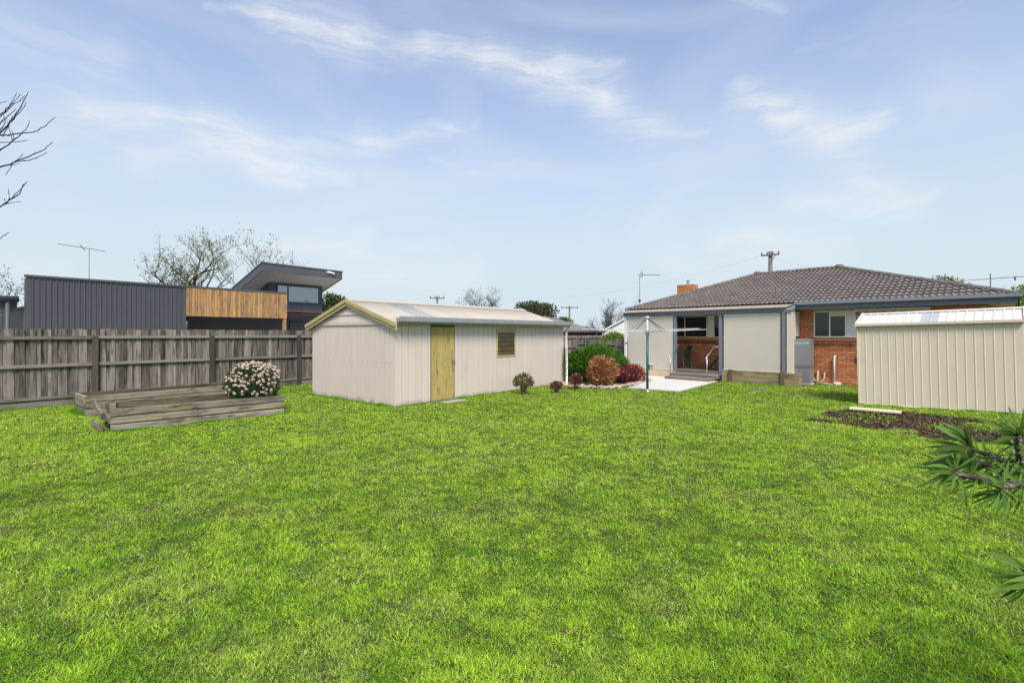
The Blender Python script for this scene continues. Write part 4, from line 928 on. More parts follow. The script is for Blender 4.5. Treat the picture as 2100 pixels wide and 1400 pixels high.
# ------------------------------------------------------------------ rotary clothes line
def clothes_line():
    t = thing('rotary_clothesline', 'rotary clothes line on a dark green post beside the patio', 'clothesline', (3.85, 13.92, 0), R(20))
    m = MB(); m.tube([(0, 0, -.05), (0, 0, 1.62)], 0.036, 12); m.build('post', M['green'], t, smooth=True)
    m = MB(); m.lathe([(0.09, 0.0), (0.09, 0.035), (0.05, 0.05), (0.045, 0.08)], 14); m.build('ground_socket', M['steel'], t, smooth=True)
    m = MB(); m.tube([(0, 0, 1.60), (0, 0, 2.10)], 0.026, 10); m.lathe([(0.05, 2.085), (0.05, 2.13), (0.02, 2.145)], 10); m.build('mast', M['white'], t, smooth=True)
    m = MB(); m.lathe([(0.05, 1.60), (0.07, 1.68), (0.07, 1.76), (0.05, 1.80)], 10); m.tube([(0.03, -.03, 1.66), (.16, -.12, 1.76), (.20, -.14, 1.78)], .016, 6); m.build('winder_head', M['steel'], t)
    L = 2.1
    tips = []
    for k in range(4):
        a = R(90 * k); d = Vector((math.cos(a), math.sin(a), 0)); tip = d * L + Vector((0, 0, 1.775)); tips.append((d, tip))
        m = MB(); m.tube([d * 0.06 + Vector((0, 0, 1.70)), d * 1.0 + Vector((0, 0, 1.735)), tip], [.011, .009, .007], 8); m.build('arm', M['soffit'], t, smooth=True)
        m = MB(); m.tube([Vector((0, 0, 2.09)), d * 0.62 + Vector((0, 0, 1.735))], .010, 6); m.build('strut', M['wiremetal'], t)
        m = MB()
        for r in np.linspace(0.6, L, 6):
            q = d * r + Vector((0, 0, 1.70 + .036 * r)); m.box(q.x - .007, q.x + .007, q.y - .007, q.y + .007, q.z - .008, q.z + .014)
        m.build('line_clips', M['greybox'], t)
    m = MB()
    for r in np.linspace(0.6, L, 6):
        for k in range(4):
            a, b = tips[k][0] * r, tips[(k + 1) % 4][0] * r; z = 1.712 + .036 * r
            pts = [a.lerp(b, i / 6) + Vector((0, 0, z - 0.022 * (r / L) * math.sin(math.pi * i / 6))) for i in range(7)]
            m.tube(pts, 0.0022, 4, cap=False)
    m.build('washing_lines', M['line'], t)
    m = MB(); m.hexa([(.04, -.05, .62), (.14, -.05, .62), (.14, .05, .62), (.04, .05, .62), (.035, -.065, .77), (.165, -.065, .77), (.165, .065, .77), (.035, .065, .77)]); m.build('peg_box', M['greybox'], t)
    m = MB(); m.box(.03, .17, -.07, .07, .772, .792); m.build('peg_box_lid', M['soffit'], t)
clothes_line()

# ------------------------------------------------------------------ inspection lid, plank
m = MB(); m.lathe([(0.24, 0.0), (0.24, 0.015), (0.21, 0.02)], 24)
t = thing('inspection_lid', 'round iron inspection lid set in the lawn before the sleeper planter', 'lid', (7.18, 14.28, 0)); m.build('concrete_ring', M['ring'], t)
m = MB(); m.lathe([(0.18, 0.012), (0.18, 0.03), (0.10, 0.035)], 20); m.box(-.03, .03, -.01, .01, .055, .07); m.build('iron_cover', M['iron'], t)
m = MB(); m.box(-0.43, 0.43, -0.16, 0.16, 0, 0.026)
tag(m.build('loose_plank', M['plank'], None, (7.50, 10.12, 0.06), R(-40)), 'short pale timber plank lying on the bark mulch', 'plank')

# ------------------------------------------------------------------ neighbour's dark house
def neighbour():
    S0, K0 = 2.61, 19.1
    t = thing('dark_neighbour_house', 'charcoal clad flat roofed neighbour house with cedar screen and raised skillion roof', 'house', FP(S0, K0), FA)
    X = lambda s: s - S0
    Yk = lambda K: K - K0
    # ribbed wall
    m = MB(); P = 0.125; n = int((6.55 - 2.61) / P); pr = [(0, 0), (0.012, -0.022), (0.03, -0.022), (0.042, 0)]
    vs = []; x = 0.12
    prof = [(0, -0.012), (0.118, -0.012), (0.12, 0)]
    while x < 3.94 - P:
        prof += [(x, 0), (x + .012, -.024), (x + .034, -.024), (x + .046, 0)]; x += P
    prof += [(3.84, 0), (3.842, -.012), (3.94, -.012)]
    k = len(prof)
    vs = [(a, b, z) for z in (0, 3.24) for a, b in prof]
    m.add(vs, [(i, i + 1, k + i + 1, k + i) for i in range(k - 1)]); m.box(0, 3.94, 0.02, 0.2, 0, 3.2); m.build('ribbed_cladding', M['charcoal'], t)
    m = MB(); m.box(-.02, 7.52, -.045, 0.10, 3.24, 3.30); m.build('parapet_capping', M['charcoaltrim'], t)
    m = MB(); m.box(0.02, .2, .2, 6.0, 0, 2.36); m.box(0.02, 9.6, 6.0, 6.2, 0, 2.36); m.build('side_wall', M['charcoal'], t)
    m = MB(); m.box(0.0, 9.4, 0.21, 6.22, 2.365, 2.43); m.build('flat_roof', M['charcoaltrim'], t)
    # cedar screen
    sc = thing_part('cedar_screen', t)
    bw = (10.11 - 6.55) / 40; bm = MB(); bm.box(0.003, bw - .003, -.03, -.005, 2.255, 3.238); bm = bm.mesh('screen_board', M['silvertimber'])
    rr = random.Random(2)
    for i in range(40): put(bm, 'screen_board', sc, (3.94 + i * bw, rr.uniform(-.004, .004), 0))
    m = MB(); m.box(3.94, 7.50, 0.0, 0.06, 2.24, 3.235); m.build('screen_frame', M['dark'], sc)
    m = MB(); m.box(7.36, 7.47, -.02, .09, 0, 2.238); m.build('screen_post', M['silvertimber'], t)
    # recess behind the screen
    m = MB(); m.box(3.96, 11.6, Yk(21.7), Yk(21.75), 0, 2.62); m.build('recess_wall', M['charcoal'], t)
    m = MB(); m.box(3.96, 9.3, 0.1, 0.2, 2.26, 2.42); m.build('recess_ceiling', M['dark'], t)
    for a, b, z0, z1 in ((4.15, 4.95, 0.3, 2.2), (9.0, 9.75, 0.3, 2.15), (9.95, 11.3, 0.3, 2.15)):
        w = thing_part('window', t); m = MB(); m.box(a, b, Yk(21.7) - .06, Yk(21.7) - .004, z0, z0 + .06); m.box(a, b, Yk(21.7) - .06, Yk(21.7) - .004, z1 - .06, z1)
        m.box(a, a + .06, Yk(21.7) - .06, Yk(21.7) - .004, z0 + .06, z1 - .06); m.box(b - .06, b, Yk(21.7) - .06, Yk(21.7) - .004, z0 + .06, z1 - .06); m.build('window_frame', M['charcoaltrim'], w)
        m = MB(); m.box(a + .06, b - .06, Yk(21.7) - .03, Yk(21.7) - .025, z0 + .06, z1 - .06); m.build('pane', M['skyglass'], w)
    # low pergola beam at the right
    m = MB(); m.box(X(10.2), X(13.55), Yk(21.25), Yk(21.33), 2.50, 2.62); m.build('timber_beam', M['redtimber'], t)
    m = MB(); m.box(X(10.2), X(13.6), Yk(21.1), Yk(21.69), 2.625, 2.70); m.build('awning_roof', M['charcoaltrim'], t)
    # upper block
    ub = thing_part('upper_storey', t)
    w0, w1, wk = X(10.74), X(13.32), Yk(21.8)
    m = MB(); m.box(w0, w1, wk, wk + 3.0, 2.62, 4.05); m.build('upper_wall', M['charcoal'], ub)
    m = MB(); m.box(X(11.05), X(13.15), wk - .05, wk - .004, 3.06, 3.12); m.box(X(11.05), X(13.15), wk - .05, wk - .004, 3.82, 3.88)
    for a in (11.05, 11.55, 13.09): m.box(X(a), X(a) + .06, wk - .05, wk - .004, 3.12, 3.82)
    m.build('upper_window_frame', M['charcoaltrim'], ub)
    for a, b in ((11.11, 11.55), (11.61, 13.09)):
        m = MB(); m.box(X(a), X(b), wk - .03, wk - .025, 3.12, 3.82); m.build('upper_pane', M['skyglass'], ub)
    for i in range(5):
        m = MB(); a = w0 + i * (w1 - w0) / 5; m.box(a + .004, a + (w1 - w0) / 5 - .004, wk - .014, wk - .003, 2.68, 3.05); m.build('wall_panel', M['fascia'], ub)
    # skillion roof, falling to the rear
    r0, r1, k0, k1 = X(9.92), X(13.74), Yk(20.77), Yk(25.5); sl = -0.33
    zt = lambda y: 4.60 + sl * (y - k0)
    m = MB(); m.hexa([(r0 + .05, k0 + .05, zt(k0) - .32), (r1 - .05, k0 + .05, zt(k0) - .32), (r1 - .05, k1, zt(k1) - .32), (r0 + .05, k1, zt(k1) - .32), (r0 + .05, k0 + .05, zt(k0) - .31), (r1 - .05, k0 + .05, zt(k0) - .31), (r1 - .05, k1, zt(k1) - .31), (r0 + .05, k1, zt(k1) - .31)]); m.build('soffit', M['soffit'], ub)
    m = MB(); m.hexa([(r0 - .02, k0 - .02, zt(k0)), (r1 + .02, k0 - .02, zt(k0)), (r1 + .02, k1, zt(k1)), (r0 - .02, k1, zt(k1)), (r0 - .02, k0 - .02, zt(k0) + .05), (r1 + .02, k0 - .02, zt(k0) + .05), (r1 + .02, k1, zt(k1) + .05), (r0 - .02, k1, zt(k1) + .05)]); m.build('roof_capping', M['charcoaltrim'], ub)
    N = 8
    for i in range(N):
        m = MB(); a = r0 + i * (r1 - r0) / N; m.box(a + .003, a + (r1 - r0) / N - .003, k0, k0 + .03, zt(k0) - .33, zt(k0) - .002); m.build('fascia_panel', M['fascia'], ub)
    for x in (r0, r1 - .03):
        m = MB(); y0 = k0 + .031; m.hexa([(x, y0, zt(y0) - .33), (x + .03, y0, zt(y0) - .33), (x + .03, k1, zt(k1) - .33), (x, k1, zt(k1) - .33), (x, y0, zt(y0) - .002), (x + .03, y0, zt(y0) - .002), (x + .03, k1, zt(k1) - .002), (x, k1, zt(k1) - .002)]); m.build('fascia_panel', M['fascia'], ub)
    m = MB(); m.box(r1 - .82, r1 - .62, k0 - .07, k0 - .004, zt(k0) - .12, zt(k0) - .03); m.tube([(r1 - .6, k0 - .05, zt(k0) - .1), (r1 - .5, k0 - .13, zt(k0) - .13)], .04, 8); m.build('flood_light', M['white'], ub)
    # lower carport roof at the left
    cp = thing_part('carport', t)
    m = MB(); m.box(-4.5, -.12, .35, 4.2, 2.50, 2.60); m.build('carport_roof', M['charcoaltrim'], cp)
    m = MB(); m.tube([(-4.5, .28, 2.62), (-.10, .28, 2.62)], .085, 12); m.build('carport_gutter', M['charcoal'], cp, smooth=True)
    m = MB(); m.box(-4.5, -.12, .37, .40, 2.30, 2.5); m.build('carport_fascia', M['charcoal'], cp)
    m = MB(); m.tube([(-.32, .30, 2.55), (-.32, .32, 0)], .055, 10); m.build('downpipe', M['charcoaltrim'], cp, smooth=True)
    m = MB(); m.box(-4.5, -.9, 4.2, 4.25, 0, 1.9); m.build('back_panel', M['olive'], cp)
    # roof aerial
    ae = thing_part('roof_aerial', t); b = Matrix.Rotation(-FA, 3, 'Z') @ (Vector(((183 - 1050) * 18 / 1004, 18, 3.2)) - FP(S0, K0)); b.z = 3.2
    m = MB(); m.tube([b, b + Vector((0, 0, 1.57))], [.018, .012], 6); m.build('mast', M['steel'], ae)
    d = Matrix.Rotation(-FA, 3, 'Z') @ Vector((0.92, 0.35, -0.13)).normalized(); sd_ = Vector((-d.y, d.x, 0)); top = b + Vector((0, 0, 1.57))
    m = MB(); m.tube([top - d * .92, top + d * .48], .011, 5)
    for i in range(18):
        q = top + d * (-.88 + i * .078); m.tube([q - sd_ * .09, q + sd_ * .09], .0045, 4)
    q = top - d * .2; m.tube([q - sd_ * .2 + Vector((0, 0, .07)), q, q + sd_ * .2 + Vector((0, 0, -.07))], .012, 4); m.build('antenna', M['wiremetal'], ae)
neighbour()

# ------------------------------------------------------------------ gate fence between shed and house
def gate_fence():
    t = thing('gate_fence', 'low dark timber paling fence with a small gate behind the green shrub', 'fence', HP(-15.2, 19.2), HA)
    rr = random.Random(8); bm = board_mesh(0.098, 1.32, 0.016, 'paling', M['paling'])
    x = 0.0
    while x < 4.1:
        if not (2.35 < x < 3.35): put(bm, 'paling', t, (x, 0, 0.02 + rr.uniform(-.02, .02)))
        x += 0.102
    g = thing_part('gate', t)
    for i in range(9): put(bm, 'gate_board', g, (2.42 + i * .105, -.02, 0.06), (0, 0, 0), (1, 1, 1.02))
    m = MB(); m.box(2.36, 3.36, -.06, -.03, .3, .38); m.box(2.36, 3.36, -.06, -.03, 1.05, 1.13); m.build('gate_rail', M['rail'], g)
    m = MB(); m.box(0, 2.3, -.05, -.01, .25, .32); m.box(0, 2.3, -.05, -.01, 1.12, 1.20); m.build('rail', M['rail'], t)
    pm = MB(); pm.box(-.05, .05, -.07, .03, -.05, 1.42); pm = pm.mesh('post', M['rail'])
    for x in (0, 2.31, 3.42, 4.1): put(pm, 'post', t, (x, 0, 0))
gate_fence()

# ------------------------------------------------------------------ foliage
def leaves(pos, nrm, ln, wd, mat, name, droop=0.0, seed=0):
    # one bent leaf (2 quads, six corners) per position; nrm gives growth direction
    r = np.random.default_rng(seed); n = len(pos)
    d = nrm / np.linalg.norm(nrm, axis=1, keepdims=True)
    q = r.normal(size=(n, 3)); s = np.cross(d, q); s /= np.linalg.norm(s, axis=1, keepdims=True) + 1e-9
    u = np.cross(s, d)
    L = (ln * r.uniform(0.7, 1.25, n))[:, None]; W = (wd * r.uniform(0.75, 1.2, n))[:, None]
    fold = 0.18 * W
    mid = pos + d * L * 0.5 + u * L * 0.06; tip = pos + d * L + np.c_[np.zeros((n, 2)), -droop * L[:, 0]]
    V = np.stack([pos, mid + s * W * .5 + u * fold, tip, mid - s * W * .5 + u * fold], 1).reshape(-1, 3)
    i = np.arange(n)[:, None] * 4
    T = np.concatenate([i + [0, 1, 2], i + [0, 2, 3]], 1).reshape(-1, 3)
    return np_mesh(name, V, T, mat)
def blob(n, c, rad, seed, shell=0.55, lump=0.12, flat=-0.9):
    r = np.random.default_rng(seed)
    d = r.normal(size=(int(n * 1.6), 3)); d /= np.linalg.norm(d, axis=1, keepdims=True); d = d[d[:, 2] > flat][:n]
    k = r.normal(size=(14, 3)); k /= np.linalg.norm(k, axis=1, keepdims=True)
    b = 1 + lump * np.max(np.clip((d @ k.T - 0.75) / 0.25, 0, 1), 1) - lump * 0.4
    rr = (1 - (1 - shell) * r.random(len(d)) ** 1.8) * (1 + r.normal(0, .05, len(d)))
    return np.asarray(c) + d * (rr * b)[:, None] * np.asarray(rad), d
def stems(m, base, c, rad, n, seed, r0=0.012):
    rr = random.Random(seed)
    for i in range(n):
        a = rr.uniform(0, 2 * math.pi); e = rr.uniform(.2, 1.2)
        tip = Vector((c[0] + rad[0] * .8 * math.cos(a) * math.cos(e), c[1] + rad[1] * .8 * math.sin(a) * math.cos(e), c[2] + rad[2] * .8 * math.sin(e) * rr.choice((1, .4))))
        b = Vector(base) + Vector((rr.uniform(-.05, .05), rr.uniform(-.05, .05), 0)); mid = b.lerp(tip, .5) + Vector((rr.uniform(-.03, .03), rr.uniform(-.03, .03), .04))
        m.tube([b, mid, tip], [r0, r0 * .75, r0 * .35], 5)
def shrub(name, label, cat, loc, c, rad, n, ln, wd, mat, seed, up=0.5, shell=0.55, lump=0.14, nst=14, group=None, flat=-0.75, bark='bark'):
    t = thing(name, label, cat, loc, 0, group)
    p, d = blob(n, c, rad, seed, shell, lump, flat)
    g = d + np.array([0, 0, up]) + np.random.default_rng(seed + 1).normal(size=d.shape) * 0.45
    rs = np.random.default_rng(seed + 5); k = max(12, n // 160)      # stray shoots break the outline
    j = rs.integers(0, len(d), k); ok2 = d[j][:, 2] > -.2; j = j[ok2]; k = len(j)
    sd_ = d[j] * .7 + np.array([0, 0, .55]) + rs.normal(size=(k, 3)) * .25; sd_ /= np.linalg.norm(sd_, axis=1, keepdims=True)
    f = rs.random((k, 9)); base_ = np.asarray(c) + d[j] * np.asarray(rad) * .97
    L_ = (rs.uniform(.12, .34, k) * min(rad))[:, None, None]
    ps = (base_[:, None, :] + sd_[:, None, :] * f[:, :, None] * L_).reshape(-1, 3); gs = np.repeat(sd_, 9, 0) + rs.normal(size=(k * 9, 3)) * .55
    p = np.concatenate([p, ps]); g = np.concatenate([g, gs])
    ok = p[:, 2] > 0.02
    kind(put(leaves(p[ok], g[ok], ln, wd, mat, 'foliage', seed=seed), 'foliage', t), 'stuff')
    m = MB(); stems(m, (0, 0, 0), c, rad, nst, seed); m.build('stems', M[bark], t)
    return t
shrub('green_shrub', 'large clipped bright green shrub filling the corner beside the garden shed', 'shrub', (2.92, 17.15, 0), (0, 0, 0.50), (0.94, 0.75, 0.60), 15000, 0.16, 0.034, M['l_green'], 21, up=1.0, shell=0.72, lump=0.22, nst=20)
shrub('russet_shrub', 'round russet brown leaved shrub in the rock edged bed', 'shrub', (2.78, 15.15, 0), (0, 0, 0.47), (0.43, 0.40, 0.41), 3600, 0.085, 0.042, M['l_brown'], 22, up=0.4, shell=0.55, lump=0.22)
shrub('red_shrub', 'low crimson leaved shrub between the russet shrub and the patio', 'shrub', (4.0, 16.42, 0), (0, 0, 0.28), (0.38, 0.38, 0.28), 2300, 0.085, 0.036, M['l_red'], 23, up=0.2, shell=0.5, lump=0.28)
shrub('succulent_shrub', 'olive green branching succulent shrub before the shed side wall', 'shrub', (0.31, 13.36, 0), (0, 0, 0.31), (0.25, 0.24, 0.21), 620, 0.06, 0.036, M['l_olive'], 24, up=0.7, shell=0.6, lump=0.22, nst=26, flat=-0.6, bark='mossbark')
shrub('maroon_shrub', 'smaller dark maroon shrub on the grass left of the rocks', 'shrub', (1.24, 13.62, 0), (0, 0, 0.18), (0.15, 0.15, 0.12), 420, 0.055, 0.03, M['l_maroon'], 25, up=0.5, shell=0.4, lump=0.1, flat=-0.6)
shrub('maroon_shrub', 'taller pinkish maroon shrub in front of the rock edging', 'shrub', (1.88, 14.45, 0), (0, 0, 0.25), (0.18, 0.17, 0.18), 520, 0.06, 0.034, M['l_maroon'], 26, up=0.5, shell=0.4, lump=0.14, flat=-0.7)
# climbing twig at the shed corner
q = SB + SU * 6.62 - SV * 0.10
t = thing('climber_plant', 'thin dark climbing plant on the shed wall beside the white downpipe', 'plant', q)
m = MB(); m.tube([(0, 0, 0), (-.03, 0, .4), (.02, .0, .8), (-.02, 0, 1.15)], .012, 5); m.build('stem', M['darktwig'], t)
zz = np.random.default_rng(5).uniform(.25, 1.2, 260); p = np.c_[np.random.default_rng(6).normal(0, .03, 260), np.random.default_rng(7).normal(0, .03, 260), zz]
kind(put(leaves(p, np.random.default_rng(8).normal(size=(260, 3)) + [0, 0, .8], .06, .02, M['l_jade'], 'foliage'), 'foliage', t), 'stuff')

def flowering_shrub():
    loc = NB + Vector((math.cos(NA), math.sin(NA), 0)) * 2.33 + Vector((-math.sin(NA), math.cos(NA), 0)) * 0.62
    t = shrub('flowering_shrub', 'dome of dark jade leaves covered in pale pink flower heads in the front bed', 'shrub', (loc.x, loc.y, 0.14), (0, 0, 0.46), (0.47, 0.44, 0.38), 5200, 0.055, 0.026, M['l_jade'], 31, up=0.4, shell=0.5, lump=0.2, nst=18, flat=-0.75)
    r = np.random.default_rng(4); m = MB()
    for i in range(16):
        a, e = r.uniform(0, 2 * math.pi), r.uniform(.1, 1.5); q = Vector((math.cos(a) * math.cos(e), math.sin(a) * math.cos(e), math.sin(e) * .7)) * 0.032
        n = q.normalized(); s = n.orthogonal().normalized() * .012; u = n.cross(s.normalized()) * .012
        m.add([q + s, q + u, q - s, q - u, q + n * .008], [(0, 1, 4), (1, 2, 4), (2, 3, 4), (3, 0, 4)])
    fm = m.mesh('flower_head', M['petal'])
    p, d = blob(900, (0, 0, 0.46), (0.51, 0.47, 0.42), 33, 0.94, 0.2, -0.5)
    used = []
    for a, b in zip(p, d):
        if len(used) >= 270: break
        if random.random() > .35 + b[2] * .8 + .25: continue
        if any((a[0] - c[0]) ** 2 + (a[1] - c[1]) ** 2 + (a[2] - c[2]) ** 2 < 0.05 ** 2 for c in used): continue
        used.append(a); z = Vector(b) + Vector((0, 0, .35)); M4 = z.to_track_quat('Z', 'Y').to_matrix().to_4x4() @ Matrix.Diagonal((random.uniform(.75, 1.08),) * 3 + (1,)).to_4x4(); M4.translation = Vector(a)
        put_m(fm, 'flower_head', t, M4)
flowering_shrub()

# rocks edging the shrub bed
def rocks():
    path = [(1.62, 15.75), (1.85, 15.3), (2.1, 14.98), (2.41, 14.66), (2.75, 14.55), (3.05, 14.72), (3.3, 15.0), (3.6, 15.3), (3.9, 15.62), (4.25, 16.15), (4.58, 16.7), (4.85, 17.2)]
    rr = random.Random(13); me = []
    for k in range(4):
        r = np.random.default_rng(40 + k); m = MB(); vs = []
        m.lathe([(0.02, -.5), (.7, -.4), (1.0, -.05), (.85, .35), (.4, .55), (.03, .6)], 8)
        m.v = [tuple(np.array(v) * (1 + r.uniform(-.28, .28))) for v in m.v]; me.append(m.mesh('garden_rock', M['rock'], smooth=False))
    pts = [Vector((a, b, 0)) for a, b in path]; acc = 0; out = []
    for a, b in zip(pts[:-1], pts[1:]):
        L = (b - a).length
        while acc < L:
            out.append(a.lerp(b, acc / L)); acc += rr.uniform(.15, .21)
        acc -= L
    for i, q in enumerate(out):
        s = rr.uniform(.085, .135)
        o = put(me[i % 4], 'garden_rock', None, (q.x + rr.uniform(-.03, .03), q.y + rr.uniform(-.03, .03), s * .4), (rr.uniform(-.2, .2), rr.uniform(-.2, .2), rr.uniform(0, 6)), (s * 1.2, s, s * .85))
        tag(o, 'small cream rock in the row edging the shrub bed', 'rock', 'rocks edging the shrub bed')
rocks()
BEDPOLY = [(1.62, 15.75), (1.85, 15.3), (2.41, 14.66), (2.75, 14.55), (3.3, 15.0), (3.9, 15.62), (4.58, 16.7), (4.9, 17.4), (4.6, 18.6), (2.2, 18.9), (1.6, 17.2)]
m = MB(); m.prism(BEDPOLY, 'z', -.02, 0.012); o = kind(m.build('shrub_bed_soil', M['soil']), 'structure'); o['label'] = 'bare soil of the rock edged shrub bed'

# mulch patch
def mulch():
    m = MB(); m.prism(MULCH, 'z', -.02, 0.008)
    soil = kind(m.build('mulch_soil', M['soil']), 'structure'); soil['label'] = 'dark soil patch in the lawn before the beige shed'
    r = np.random.default_rng(9); n = 15000
    x = r.uniform(5.5, 9.3, n); y = r.uniform(7.0, 10.9, n)
    nz = grid_noise(x, y, 0.55, 12)
    ok = in_poly(x, y, MULCH) & (nz < 0.60 + r.uniform(-.05, .05, n)); x, y = x[ok], y[ok]; n = len(x)
    pos = np.c_[x, y, r.uniform(0.008, 0.04, n) + hfun(x, y)]
    d = r.normal(size=(n, 3)); d[:, 2] *= 0.35
    kind(put(leaves(pos, d, 0.05, 0.022, M['chip'], 'bark_mulch', seed=9), 'bark_mulch'), 'stuff')['label'] = 'dark bark chips scattered over the mulch patch'
    n = 2600; x = r.uniform(5.6, 9.2, n); y = r.uniform(7.1, 10.8, n); nz = grid_noise(x, y, 0.6, 77)
    ok = in_poly(x, y, MULCH) & (nz > 0.60); x, y = x[ok], y[ok]; n = len(x)
    d = r.normal(size=(n, 3)) * .6 + [0, 0, 1]
    kind(put(leaves(np.c_[x, y, np.full(n, .01) + hfun(x, y)], d, 0.09, 0.02, M['l_weed'], 'weeds', seed=10), 'weeds'), 'stuff')['label'] = 'bright lime weeds sprouting through the bark mulch'
mulch()

# ------------------------------------------------------------------ lawn grass
def lawn():
    shed = [tuple((SB + SU * a + SV * b).xy) for a, b in ((0.0, 0.0), (6.75, 0.0), (6.75, 3.65), (0.0, 3.65))]
    def rect(o, ang, a, b):
        u = Vector((math.cos(ang), math.sin(ang), 0)); v = Vector((-u.y, u.x, 0)); return [tuple((o + u * p + v * q).xy) for p, q in ((-.02, 0), (a, 0), (a, b), (-.02, b))]
    holes = [shed, rect(NB, NA, 2.78, 1.2), rect(FB, FBA, 2.92, .95), SLAB, BEDPOLY,
             [tuple(HP(s, K).xy) for s, K in ((-7.3, 16.9), (-4.7, 16.9), (-4.6, 17.9), (-4.0, 18.3), (0, 18.4), (0, 30), (-12, 30), (-12, 17.0), (-8.9, 17.0), (-8.9, 16.3), (-7.3, 16.3))],
             rect(Vector((8.158, 11.504, 0)), HA, 2.8, 1.5), [tuple(FP(s, K).xy) for s, K in ((-6, 15.0), (40, 15.0), (40, 60), (-6, 60))],
             [(door_slab.x + .34 * math.cos(a), door_slab.y + .16 * math.sin(a)) for a in np.linspace(0, 6.28, 9)[:-1]],
             [(7.18 + .25 * math.cos(a), 14.28 + .25 * math.sin(a)) for a in np.linspace(0, 6.28, 13)[:-1]]]
    r = np.random.default_rng(17)
    VV, TT, CC = [], [], []; base = 0
    # blades thin out smoothly with distance while each gets a little broader
    yy = np.linspace(1.5, 19.5, 4000); pdf = (1.13 * yy + .7) * yy ** -1.6; cdf = np.cumsum(pdf); cdf /= cdf[-1]
    allY = np.interp(r.random(1800000), cdf, yy); allX = (r.random(len(allY)) * 2 - 1) * (1.13 * allY + 0.7)
    for lo, hi, segs in ((0, 3.8, 2), (3.8, 99, 1)):
        sel = (allY >= lo) & (allY < hi); X, Y = allX[sel], allY[sel]; n = len(X)
        keep = np.ones(n, bool)
        for h in holes: keep &= ~in_poly(X, Y, h)
        mu = in_poly(X, Y, MULCH); mz = grid_noise(X, Y, 0.55, 12)
        keep &= ~(mu & (mz < 0.62))
        keep &= r.random(n) < np.clip(grid_noise(X, Y, 0.09, 6, 2) * 1.7 + .05, .35, 1)
        X, Y = X[keep], Y[keep]; n = len(X)
        big = grid_noise(X, Y, 2.4, 1, 3); med = grid_noise(X, Y, 0.55, 2, 3); fine = grid_noise(X, Y, 0.13, 3, 2)
        H = .0285 + .0007 * Y; W = np.clip(.0013 * Y, .0036, .0135)
        hh = H * (0.55 + 0.55 * fine + 0.5 * np.clip(med - .45, 0, 1)) * r.uniform(0.6, 1.25, n)
        lean = r.uniform(0.5, 1.55, n); az = r.uniform(0, 2 * np.pi, n)
        dx, dy = np.cos(az), np.sin(az)
        # width axis, twisted away from square to the lean
        tw = az + np.pi / 2 + r.uniform(-.6, .6, n); wx, wy = np.cos(tw), np.sin(tw)
        w = W * r.uniform(0.6, 1.2, n) * 0.5
        Z = hfun(X, Y) + r.random(n) ** 2 * 0.014 * (fine + .4)
        P0 = np.c_[X, Y, Z]; Wv = np.c_[wx * w, wy * w, np.zeros(n)]
        l1 = lean * 0.85; m1 = P0 + np.c_[dx * np.sin(l1), dy * np.sin(l1), np.cos(l1)] * (hh * .55)[:, None]
        l2 = lean * 1.2; tp = m1 + np.c_[dx * np.sin(l2), dy * np.sin(l2), np.cos(l2)] * (hh * .5)[:, None]
        # colour
        t = np.clip((big - .5) * .4 + (med - .5) * .8 + (fine - .5) * 1.3 + r.normal(0, .26, n) + .62 + .16 * np.clip((Y - 3) / 5, 0, 1), 0, 1)[:, None]
        dark = np.array([0.115, 0.290, 0.018]); lime = np.array([0.415, 0.640, 0.046]); straw = np.array([0.62, 0.56, 0.25])
        c = dark * (1 - t) + lime * t
        ps = 0.11 + 0.28 * np.clip((grid_noise(X, Y, 0.5, 5, 3) - .47) * 4, 0, 1)
        st = (r.random(n) < ps)[:, None]; c = np.where(st, c * .35 + straw * .65 * r.uniform(.6, 1.1, n)[:, None], c)
        amp = np.interp(Y, [3, 12], [.50, .24]); c = c * (1 + r.uniform(-1, 1, n) * amp)[:, None]
        if segs == 2:
            V = np.stack([P0 - Wv, P0 + Wv, m1 - Wv * .8, m1 + Wv * .8, tp], 1).reshape(-1, 3); i = np.arange(n)[:, None] * 5 + base
            T = np.concatenate([i + [0, 1, 3], i + [0, 3, 2], i + [2, 3, 4]], 1).reshape(-1, 3); k = 5
        else:
            V = np.stack([P0 - Wv, P0 + Wv, tp], 1).reshape(-1, 3); i = np.arange(n)[:, None] * 3 + base; T = i + [0, 1, 2]; k = 3
        VV.append(V); TT.append(T); CC.append(np.repeat(c, k, 0)); base += n * k
    # longer unmown fringe along walls, beds and fence
    def fringe(a, b, n, wdt=.06, H=.085):
        nonlocal base
        a, b = Vector(a), Vector(b); f = r.random(n); off = np.abs(r.normal(0, wdt, n)); d = (b - a); nn = Vector((d.y, -d.x, 0)).normalized()
        X = a.x + d.x * f + nn.x * off; Y = a.y + d.y * f + nn.y * off
        lump = grid_noise(X, Y, .25, 44, 2); h = H * r.uniform(.4, 1.2, n) * np.clip(lump * 1.6 - .2, .15, 1.2)
        az = r.uniform(0, 6.28, n); ln = r.uniform(.1, .7, n); P0 = np.c_[X, Y, hfun(X, Y)]
        w = r.uniform(.003, .006, n); Wv = np.c_[np.cos(az + 1.57) * w, np.sin(az + 1.57) * w, np.zeros(n)]
        tp = P0 + np.c_[np.cos(az) * np.sin(ln), np.sin(az) * np.sin(ln), np.cos(ln)] * h[:, None]
        V = np.stack([P0 - Wv, P0 + Wv, tp], 1).reshape(-1, 3); i = np.arange(n)[:, None] * 3 + base
        c = np.array([0.12, 0.30, 0.018]) * r.uniform(.6, 1.6, n)[:, None]
        VV.append(V); TT.append(i + [0, 1, 2]); CC.append(np.repeat(c, 3, 0)); base += 3 * n
    fringe(SB - SU * .01 + SV * 3.65, SB - SU * .01, 5000, .05, .075)
